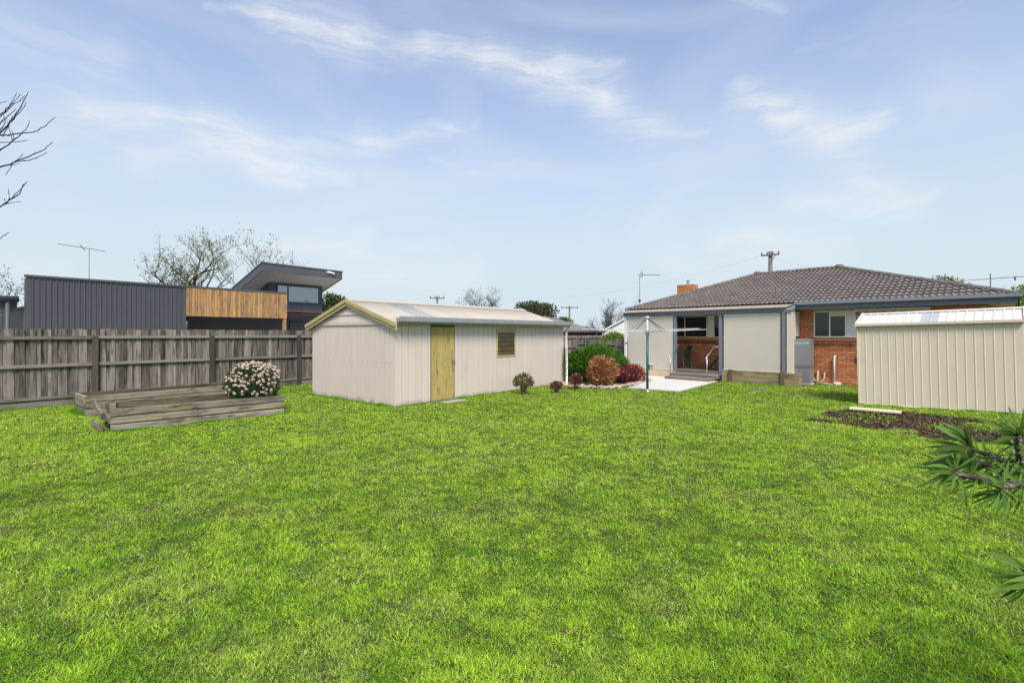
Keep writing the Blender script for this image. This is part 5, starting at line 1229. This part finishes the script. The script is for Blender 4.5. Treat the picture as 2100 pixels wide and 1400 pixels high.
    fringe(SB - SV * .01, SB + SU * 6.7 - SV * .01, 7000, .045, .07)
    fringe(FP(1.0, 14.97), FP(9.5, 14.97), 7000, .05, .07)
    u = Vector((math.cos(NA), math.sin(NA), 0)); fringe(NB, NB + u * 2.76, 3500, .03, .06); fringe(NB + u * 2.78, NB + u * 2.78 + Vector((-u.y, u.x, 0)) * 1.2, 2000, .03, .07)
    u = Vector((math.cos(FBA), math.sin(FBA), 0)); fringe(FB + Vector((-u.y, u.x, 0)) * .95, FB, 2500, .04, .08)
    b0 = Vector((8.158, 11.504, 0)); fringe(b0 - HV * .03, b0 + HU * 2.75 - HV * .03, 4000, .04, .05)
    fringe(HP(-7.1, 16.88), HP(-4.7, 16.88), 3000, .04, .06); fringe(HP(-4.6, 18.35), HP(-3, 18.35), 2500, .06, .06)
    o = put(np_mesh('lawn_grass', np.concatenate(VV), np.concatenate(TT), M['grass'], np.concatenate(CC)), 'lawn_grass')
    kind(o, 'stuff'); o['label'] = 'mown bright green lawn with straw and darker patches'
    # broad-leaved weeds in the near lawn
    n = 420; k = 34; cx = r.uniform(-4, 4, k); cy = r.uniform(2.6, 7.5, k); j = r.integers(0, k, n)
    a = r.uniform(0, 6.28, n); e = r.uniform(.15, .7, n); d = np.c_[np.cos(a) * np.cos(e), np.sin(a) * np.cos(e), np.sin(e)]
    ok = True
    pos = np.c_[cx[j] + r.normal(0, .05, n), cy[j] + r.normal(0, .05, n), np.full(n, .015)]
    kind(put(leaves(pos, d, .04, .018, M['l_clover'], 'lawn_weeds', seed=3), 'lawn_weeds'), 'stuff')['label'] = 'scattered dark broad leaved weeds in the near lawn'
lawn()

# ------------------------------------------------------------------ trees
def bare_tree(name, label, base, H, spread, seed, mat, lean=(0, 0), levels=5, r0=None, leaf=None, nleaf=0, leafsize=.12, start=.25, twist=.55, kids=3, group=None):
    t = thing(name, label, 'tree', base, 0, group); rr = random.Random(seed)
    tr, br = MB(), MB(); tips = []
    r0 = r0 or H * .022
    def grow(p, d, L, r, lv):
        n = 4; pts = [p]; rad = [r]; q = p.copy(); dd = d.copy()
        for i in range(n):
            dd = (dd + Vector((rr.uniform(-1, 1), rr.uniform(-1, 1), rr.uniform(-.5, .8))) * .16 * twist * 2).normalized()
            q = q + dd * (L / n); pts.append(q.copy()); rad.append(r * (1 - .5 * (i + 1) / n))
        (tr if lv == 0 else br).tube(pts, rad, 7 if lv == 0 else (5 if lv < 3 else 3), cap=False)
        if lv >= levels - 2: tips.extend(pts[1:])
        if lv >= levels: return
        k = kids + (1 if rr.random() < .5 else 0)
        for j in range(k):
            f = rr.uniform(start if lv == 0 else .3, 1.0) if j else 1.0
            i = min(int(f * n), n - 1); bp = pts[i].lerp(pts[i + 1], f * n - i)
            a = rr.uniform(0, 2 * math.pi); side = Vector((math.cos(a) * spread, math.sin(a) * spread, rr.uniform(-.1, .75)))
            nd = (dd * .75 + side * .85 + Vector((lean[0], lean[1], 0)) * .3).normalized()
            grow(bp, nd, L * rr.uniform(.55, .78), rad[i] * .68, lv + 1)
    grow(Vector((0, 0, -.1)), Vector((lean[0] * .3, lean[1] * .3, 1)).normalized(), H * .36, r0, 0)
    tr.build('trunk', mat, t, smooth=True); cr = kind(br.build('crown', mat, t), 'stuff')
    if leaf is not None and nleaf:
        g = np.random.default_rng(seed); tp = np.array([tuple(q) for q in tips]); pos = tp[g.integers(0, len(tp), nleaf)] + g.normal(0, leafsize * .7, (nleaf, 3))
        kind(put(leaves(pos, g.normal(size=(nleaf, 3)), leafsize, leafsize * .55, leaf, 'leaves', seed=seed), 'leaves', t), 'stuff')
    return t
def leafy_tree(name, label, base, H, c, rad, n, ln, mat, seed, lump=.3, group=None):
    t = thing(name, label, 'tree', base, 0, group); rr = random.Random(seed); m = MB()
    m.tube([(0, 0, -.1), (.05, 0, H * .3), (0, .05, c[2])], [H * .03, H * .022, H * .012], 7)
    P, D = [], []
    for i in range(13):
        a = rr.uniform(0, 6.28); e = rr.uniform(-.5, 1.3); q = (c[0] + rad[0] * .62 * math.cos(a) * math.cos(e), c[1] + rad[1] * .62 * math.sin(a) * math.cos(e), c[2] + rad[2] * .62 * math.sin(e))
        f = rr.uniform(.3, .5); p, d = blob(n // 13, q, (rad[0] * f, rad[1] * f, rad[2] * f), seed * 50 + i, .35, .3); P.append(p); D.append(d + np.random.default_rng(i).normal(size=d.shape) * .8)
        m.tube([(0, 0, H * .32), ((q[0]) * .5, q[1] * .5, (H * .32 + q[2]) * .5), q], [H * .013, H * .009, H * .004], 5)
    m.build('trunk', M['bark'], t)
    kind(put(leaves(np.concatenate(P), np.concatenate(D), ln, ln * .6, mat, 'crown', seed=seed), 'crown', t), 'stuff'); return t
bare_tree('bare_tree', 'large half bare mossy tree rising behind the cedar screen', (-16.7, 26.5, 0), 9.0, 1.05, 71, M['mossbark'], levels=5, r0=.27, leaf=M['l_yellow'], nleaf=1500, leafsize=.11, kids=3, start=.4)
bare_tree('bare_tree', 'slimmer mossy bare tree beside the raised skillion roof', (-14.2, 27.5, 0), 7.9, .9, 171, M['mossbark'], levels=5, r0=.17, leaf=M['l_yellow'], nleaf=900, leafsize=.11, kids=3, start=.4)
bare_tree('bare_tree', 'bare tree with few leaves left of the charcoal neighbour wall', (-24.2, 23.5, 0), 6.6, .9, 72, M['bark'], levels=5, r0=.14, leaf=M['l_far'], nleaf=700, leafsize=.10)
leafy_tree('leafy_tree', 'olive leafy tree between the raised skillion roof and shed gable', (-11.6, 31.5, 0), 4.4, (0, 0, 3.1), (1.5, 1.4, 1.1), 2600, .22, M['l_far'], 73)
bare_tree('bare_tree', 'sparse bare tree above the middle of the garden shed roof', (-1.9, 38, 0), 6.6, 1.0, 74, M['bark'], levels=5, r0=.17, leaf=M['l_far'], nleaf=700, leafsize=.11)
leafy_tree('leafy_tree', 'dense dark green tree above the right end of the shed roof', (1.95, 40, 0), 4.5, (0, 0, 3.0), (1.9, 1.7, 1.3), 5200, .20, M['l_far'], 75)
leafy_tree('leafy_tree', 'smaller pale green tree beside the thin power pole', (4.6, 44, 0), 3.6, (0, 0, 2.3), (.95, .9, .8), 1600, .17, M['l_yellow'], 76)
bare_tree('bare_tree', 'windswept bare tree leaning left of the tiled house', (6.6, 36.5, 0), 5.6, 1.0, 77, M['bark'], lean=(1.2, 0), levels=5, r0=.19, kids=4, start=.25, leaf=M['bark'], nleaf=600, leafsize=.12)
bare_tree('bare_tree', 'tiny bare sapling left of the windswept tree', (5.75, 33, 0), 3.9, .8, 78, M['bark'], levels=4, r0=.08)
leafy_tree('leafy_tree', 'yellow green tree top behind the right hip of the roof', (27.0, 31, 0), 5.5, (0, 0, 4.2), (1.7, 1.5, 1.2), 2400, .19, M['l_yellow'], 79)
leafy_tree('leafy_tree', 'green leafy tree at the far right beyond the beige shed roof', (18.9, 17.6, 0), 4.0, (0, 0, 2.4), (1.25, 1.25, 1.15), 5200, .11, M['l_lime'], 80)
shrub('lime_bush', 'bright lime bush above the small gate behind the green shrub', 'shrub', (6.4, 30.5, 0), (0, 0, .85), (.85, .7, .80), 3500, .14, .06, M['l_lime'], 81, up=.5)

# overhanging bare branches at the left, from a tree just outside the view
def overhang():
    base = Vector((-4.75, 3.35, 0)); t = thing('bare_overhanging_tree', 'dark leafless twigs reaching in from the left edge of the sky', 'tree', base)
    m = MB(); m.tube([(0, 0, -.1), (.05, 0, .9), (.02, .05, 1.8), (.12, 0, 2.5)], [.11, .09, .07, .05], 8); m.build('trunk', M['bark'], t, smooth=True)
    Y0 = 3.3
    rr = random.Random(6)
    def S(px, py, Y=Y0): return sight(px, py, Y) - base
    main = [
        ([(-190, 520), (-60, 330), (0, 272), (22, 250), (40, 222), (57, 191)], .011), ([(22, 250), (40, 232), (53, 212)], .005), ([(5, 280), (18, 258), (25, 240)], .005),
        ([(-140, 420), (-30, 262), (0, 236), (20, 222), (49, 199)], .008), ([(0, 240), (14, 228), (33, 193)], .005), ([(10, 228), (22, 215), (41, 195)], .005), ([(-20, 300), (0, 254), (14, 240), (31, 226)], .006),
        ([(-150, 400), (-60, 290), (0, 278), (45, 274), (68, 271), (92, 259), (111, 242)], .008), ([(-120, 420), (0, 308), (26, 291), (44, 274), (54, 264), (60, 250)], .007), ([(0, 292), (30, 292), (54, 288)], .004), ([(26, 291), (20, 268), (16, 253)], .0035), ([(28, 287), (26, 272)], .0035),
        ([(-190, 560), (-80, 360), (0, 342), (24, 336), (33, 331), (70, 316), (88, 309), (98, 300), (106, 292)], .009), ([(33, 331), (60, 330), (80, 322), (95, 314)], .005), ([(33, 331), (46, 318)], .0035), ([(26, 336), (13, 357)], .0035), ([(15, 339), (37, 336)], .003),
        ([(-190, 600), (-90, 460), (0, 425), (20, 410), (40, 398), (48, 382), (54, 374)], .008), ([(22, 409), (49, 381)], .0045), ([(20, 410), (18, 390)], .003), ([(10, 419), (39, 414)], .0035), ([(11, 417), (10, 409)], .003),
        ([(-190, 660), (-60, 520), (0, 488), (15, 478)], .006), ([(-60, 380), (0, 268), (10, 255), (8, 240)], .005), ([(-90, 300), (-10, 215), (13, 208)], .005)]
    for pts, r in main:
        b = MB(); dz = rr.uniform(-.25, .25); n = len(pts); r *= .72
        q = [S(x, y, Y0 + dz * (.3 if x < 0 else 1)) for x, y in pts]
        out = []
        for i in range(n - 1):
            for k in range(3): out.append(q[i].lerp(q[i + 1], k / 3) + Vector((rr.uniform(-1, 1), rr.uniform(-1, 1), rr.uniform(-1, 1))) * .003)
        out.append(q[-1]); N = len(out)
        rad = [max(.0018, r * (1 - .78 * i / N)) for i in range(N)]
        b.tube(out, rad, 5)
        for i in range(2, N, 1):     # buds
            o_ = out[i] + Vector((rr.uniform(-1, 1), rr.uniform(-1, 1), rr.uniform(-1, 1))).normalized() * rad[i]
            b.tube([o_, o_ + (out[i] - out[i - 1]).normalized() * .012], [rad[i] * .8, .001], 4, cap=False)
        b.build('branch', M['darktwig'], t)
    lim = MB()
    for x, y in ((-190, 520), (-190, 560), (-190, 600), (-190, 660), (-140, 420), (-150, 400), (-120, 420)): lim.tube([Vector((.08, .02, 2.2)), S(x, y) * .5 + Vector((.04, 0, 1.25)), S(x, y)], [.035, .02, .010], 6)
    lim.build('limbs', M['bark'], t)
overhang()

# ------------------------------------------------------------------ foreground bottlebrush
def bottlebrush():
    base = Vector((2.35, 1.5, 0)); t = thing('bottlebrush_shrub', 'bottlebrush branches with long green leaves and seed capsules at the right edge', 'shrub', base)
    rr = random.Random(19)
    m = MB(); m.tube([(0, 0, -.1), (-.03, 0, .5), (-.1, -.02, .95), (-.12, 0, 1.5)], [.05, .042, .032, .018], 8); m.build('trunk', M['bark'], t, smooth=True)
    # leaf mesh: lanceolate along +Y, unit length
    lm = MB(); n = 7; vs = []
    for i in range(n + 1):
        f = i / n; w = .038 * (math.sin(math.pi * min(1, f * .96 + .04)) ** .75) * (1.0 if f < .9 else .8); z = .05 * math.sin(math.pi * f) - .06 * f * f
        vs += [(-w, f, z + w * .22), (0, f, z), (w, f, z + w * .22)]
    fs = []
    for i in range(n):
        for k in (0, 1): fs.append((i * 3 + k, i * 3 + k + 1, i * 3 + k + 4, i * 3 + k + 3))
    lmesh = lm.add(vs, fs).mesh('leaf', M['leafbig'], smooth=True)
    def leaf(par, b, tip, wd=1.0):
        d = tip - b; L = d.length; y = d.normalized(); up = Vector((rr.uniform(-.8, .4), -.75, rr.uniform(.1, 1.0))); x = y.cross(up).normalized(); z = x.cross(y)
        Mx = Matrix((x * L * wd, y * L, z * L)).transposed().to_4x4(); Mx.translation = b; put_m(lmesh, 'leaf', par, Mx)
    caps = MB()
    def cap(q, r):
        caps.lathe([(r * .5, -r * .8), (r, -r * .2), (r, r * .4), (r * .7, r * .75), (r * .45, r * .6)], 7, q)
    S = lambda px, py, Y: sight(px, py, Y) - base
    BR = [([(1987, 918), (2026, 933), (2070, 949), (2110, 960), (2200, 985)], 1.22, [(1923, 868), (1936, 860), (1948, 864), (1907, 925), (1900, 903), (1914, 884), (1911, 940), (1960, 870), (1978, 880), (1990, 960), (1933, 915)], (.25, .75)),
          ([(1983, 945), (2010, 950), (2038, 958), (2110, 970), (2200, 990)], 1.30, [(1894, 947), (1908, 930), (1903, 955), (1917, 965), (1926, 948), (1960, 905), (1940, 975), (1985, 915), (1965, 925)], (.05, .5)),
          ([(1953, 966), (1971, 974), (2019, 981), (2090, 992), (2200, 1010)], 1.16, [(1898, 972), (1905, 985), (1922, 995), (1953, 1003), (1945, 985), (1925, 960), (1990, 950), (1905, 950)], (.08, .3)),
          ([(2085, 890), (2088, 920), (2092, 948), (2112, 985), (2200, 1010)], 1.22, [(2045, 842), (2086, 840), (2026, 858), (2032, 880), (2047, 909), (2062, 848), (2105, 850), (2120, 872), (2118, 900), (2070, 868)], (.3, .6)),
          ([(2052, 1006), (2075, 995), (2110, 992), (2200, 1000)], 1.18, [(2015, 1049), (2063, 1050), (2078, 1046), (1997, 1030), (2000, 1010), (2035, 1045), (2090, 1035), (2012, 985), (2030, 970)], (.0, .3)),
          ([(2112, 1180), (2150, 1190), (2220, 1180)], 1.10, [(2034, 1128), (2025, 1160), (2026, 1212), (2048, 1230), (2069, 1232), (2073, 1141), (2045, 1193), (2030, 1178), (2060, 1210), (2090, 1235), (2095, 1130)], (.5, .6))]
    for pts, Y, tips, (c0, c1) in BR:
        b = thing_part('branch', t); q = [S(x, y, Y + .05 * i) for i, (x, y) in enumerate(pts)]
        q.append(Vector((-.1 + rr.uniform(-.02, .02), 0, min(1.3, q[-1].z - .05))))
        bm = MB(); bm.tube(q, [.0035 + .0022 * i for i in range(len(q))], 6); bm.build('twig', M['bark'], b, smooth=True)
        tips = tips + [(x + rr.uniform(-18, 30), y + rr.uniform(-22, 22)) for x, y in tips]
        for i, (x, y) in enumerate(tips): leaf(b, q[0].lerp(q[1], rr.uniform(-.05, .25)), S(x, y, Y + rr.uniform(-.10, .10)), rr.uniform(.85, 1.15))
        # leaves along the twig
        for k in range(36):
            f = rr.uniform(.15, 3.2); i = int(f); bp = q[min(i, len(q) - 2)].lerp(q[min(i + 1, len(q) - 1)], f - i)
            d = Vector((rr.uniform(-1, .35), rr.uniform(-.7, .7), rr.uniform(-.75, .75))).normalized(); leaf(b, bp, bp + d * rr.uniform(.06, .10), rr.uniform(.8, 1.15))
        for k in range(20):
            f = rr.uniform(c0, c1 * 3); i = int(f); bp = q[min(i, len(q) - 2)].lerp(q[min(i + 1, len(q) - 1)], f - i); a = rr.uniform(0, 6.28)
            cap(bp + Vector((0, math.cos(a), math.sin(a))) * .0075, rr.uniform(.0032, .0050))
    kind(caps.build('seed_capsules', M['capsule'], t), 'stuff')
    # rest of the bush, out of the picture to the right
    g = np.random.default_rng(3); p = np.array([.15, .1, 1.05]) + g.normal(size=(2500, 3)) * [.33, .3, .36]; p = p[(p[:, 0] > -.2) & (p[:, 1] < .2)]
    kind(put(leaves(p, g.normal(size=p.shape), .09, .015, M['leafbig'], 'foliage', seed=2), 'foliage', t), 'stuff')
bottlebrush()

# ------------------------------------------------------------------ far houses, poles, aerial
def far_house(name, label, loc, rot, L, W, hw, hr, wallm, roofm, hip=True):
    t = thing(name, label, 'house', loc, rot)
    m = MB(); m.box(0, L, 0, W, 0, hw); m.build('wall', wallm, t); o = .45; r = W / 2 if hip else -.0
    m = MB(); pts = [(-o, -o, hw - .05), (L + o, -o, hw - .05), (L + o, W + o, hw - .05), (-o, W + o, hw - .05), (r - (0 if hip else o), W / 2, hr), (L - r + (0 if hip else o), W / 2, hr)]
    m.add(pts, [(0, 1, 5, 4), (2, 3, 4, 5), (3, 0, 4), (1, 2, 5), (0, 3, 2, 1)]); m.build('roof', roofm, t)
    m = MB(); m.box(-o - .04, L + o + .04, -o - .1, -o, hw - .12, hw); m.build('gutter', M['charcoaltrim'], t)
    return t
t = far_house('tiled_far_house', 'distant low brick house with charcoal tiled roof behind the shed corner', (-1.5, 34.0, 0), R(-8), 7.2, 7, 1.85, 2.95, M['brickdark'], M['tile'])
t = far_house('grey_roof_far_house', 'distant peach walled house with pale grey roof beyond the gate fence', (4.6, 43.0, 0), R(-4), 4.6, 5, 1.6, 2.35, M['peach'], M['zinc'])
t = thing('white_gable_house', 'plain white gabled wall behind the windswept bare tree', 'house', (6.35, 34.5, 0), R(-5))
m = MB(); m.prism([(0, 0), (5.4, 0), (5.4, 2.0), (2.9, 3.3), (0, 1.75)], 'y', 0, 5); m.build('wall', M['farwall'], t)
m = MB(); m.hexa([(-.2, -.15, 1.68), (-.2, 5.1, 1.68), (2.9, 5.1, 3.38), (2.9, -.15, 3.38), (-.2, -.15, 1.72), (-.2, 5.1, 1.72), (2.9, 5.1, 3.42), (2.9, -.15, 3.42)]); m.build('roof', M['farwall'], t)

def power_pole(name, label, loc, H, r, armlen, az, ins=True, brace=False):
    t = thing(name, label, 'power pole', loc, az)
    m = MB(); m.tube([(0, 0, -.2), (0, 0, H)], [r * 1.25, r], 10); m.build('pole', M['pole'], t, smooth=True)
    m = MB(); m.box(-armlen, armlen, -r - .1, -r - .0, H - .42, H - .28)
    if brace: m.bar((.0, -r - .05, H - 1.1), (armlen * .6, -r - .05, H - .35), .06, .06)
    m.build('crossarm', M['pole'], t)
    for x in np.linspace(-armlen * .92, armlen * .92, 4):
        m = MB(); m.lathe([(.04, 0), (.07, .06), (.05, .12), (.07, .16), (.03, .22)], 8, (x, -r - .05, H - .28)); m.build('insulator', M['wiremetal'], t)
    return t
power_pole('power_pole', 'thick timber power pole with crossarm behind the house ridge', (23.75, 45, 0), 9.2, .17, .75, R(-35), brace=True)
power_pole('power_pole', 'distant power pole above the left half of the shed roof', (-10.7, 70, 0), 7.05, .14, 1.05, R(10))
power_pole('power_pole', 'slim distant power pole right of the shed roof end', (10.2, 87, 0), 6.6, .15, 1.5, R(-5))
def wires(label, pts_list, r):
    m = MB()
    for a, b, sag in pts_list:
        a, b = Vector(a), Vector(b); m.tube([a.lerp(b, i / 12) - Vector((0, 0, sag * 4 * (i / 12) * (1 - i / 12))) for i in range(13)], r, 4, cap=False)
    o = m.build('power_lines', M['wiremetal']); tag(o, label, 'cable')
wires('thin power lines strung from the thick pole behind the ridge', [((23.2, 45.3, 8.9), (-2, 75, 7.2), 1.5), ((23.4, 45.1, 8.75), (46, 48, 6.6), .9), ((23.75, 45, 8.2), (17, 27, 4.0), .4)], .005)
t = thing('far_aerial', 'long thin television aerial on a mast at the far right above the roof', 'aerial', (21.5, 22.0, 0))
m = MB(); m.tube([(0, 0, 0), (0, 0, 4.35)], .02, 6); m.build('mast', M['wiremetal'], t)
m = MB(); m.tube([(-1.5, .3, 4.02), (0, 0, 4.12), (1.7, -.3, 4.22)], .014, 5)
for i in range(22): x = -1.45 + i * .145; m.tube([(x, .28 - x * .17 - .25, 4.12 + x * .06), (x, .28 - x * .17 + .1, 4.12 + x * .06)], .008, 4)
m.tube([(.95, -.15, 4.02), (.95, -.15, 4.2)], .03, 5); m.build('antenna', M['wiremetal'], t)
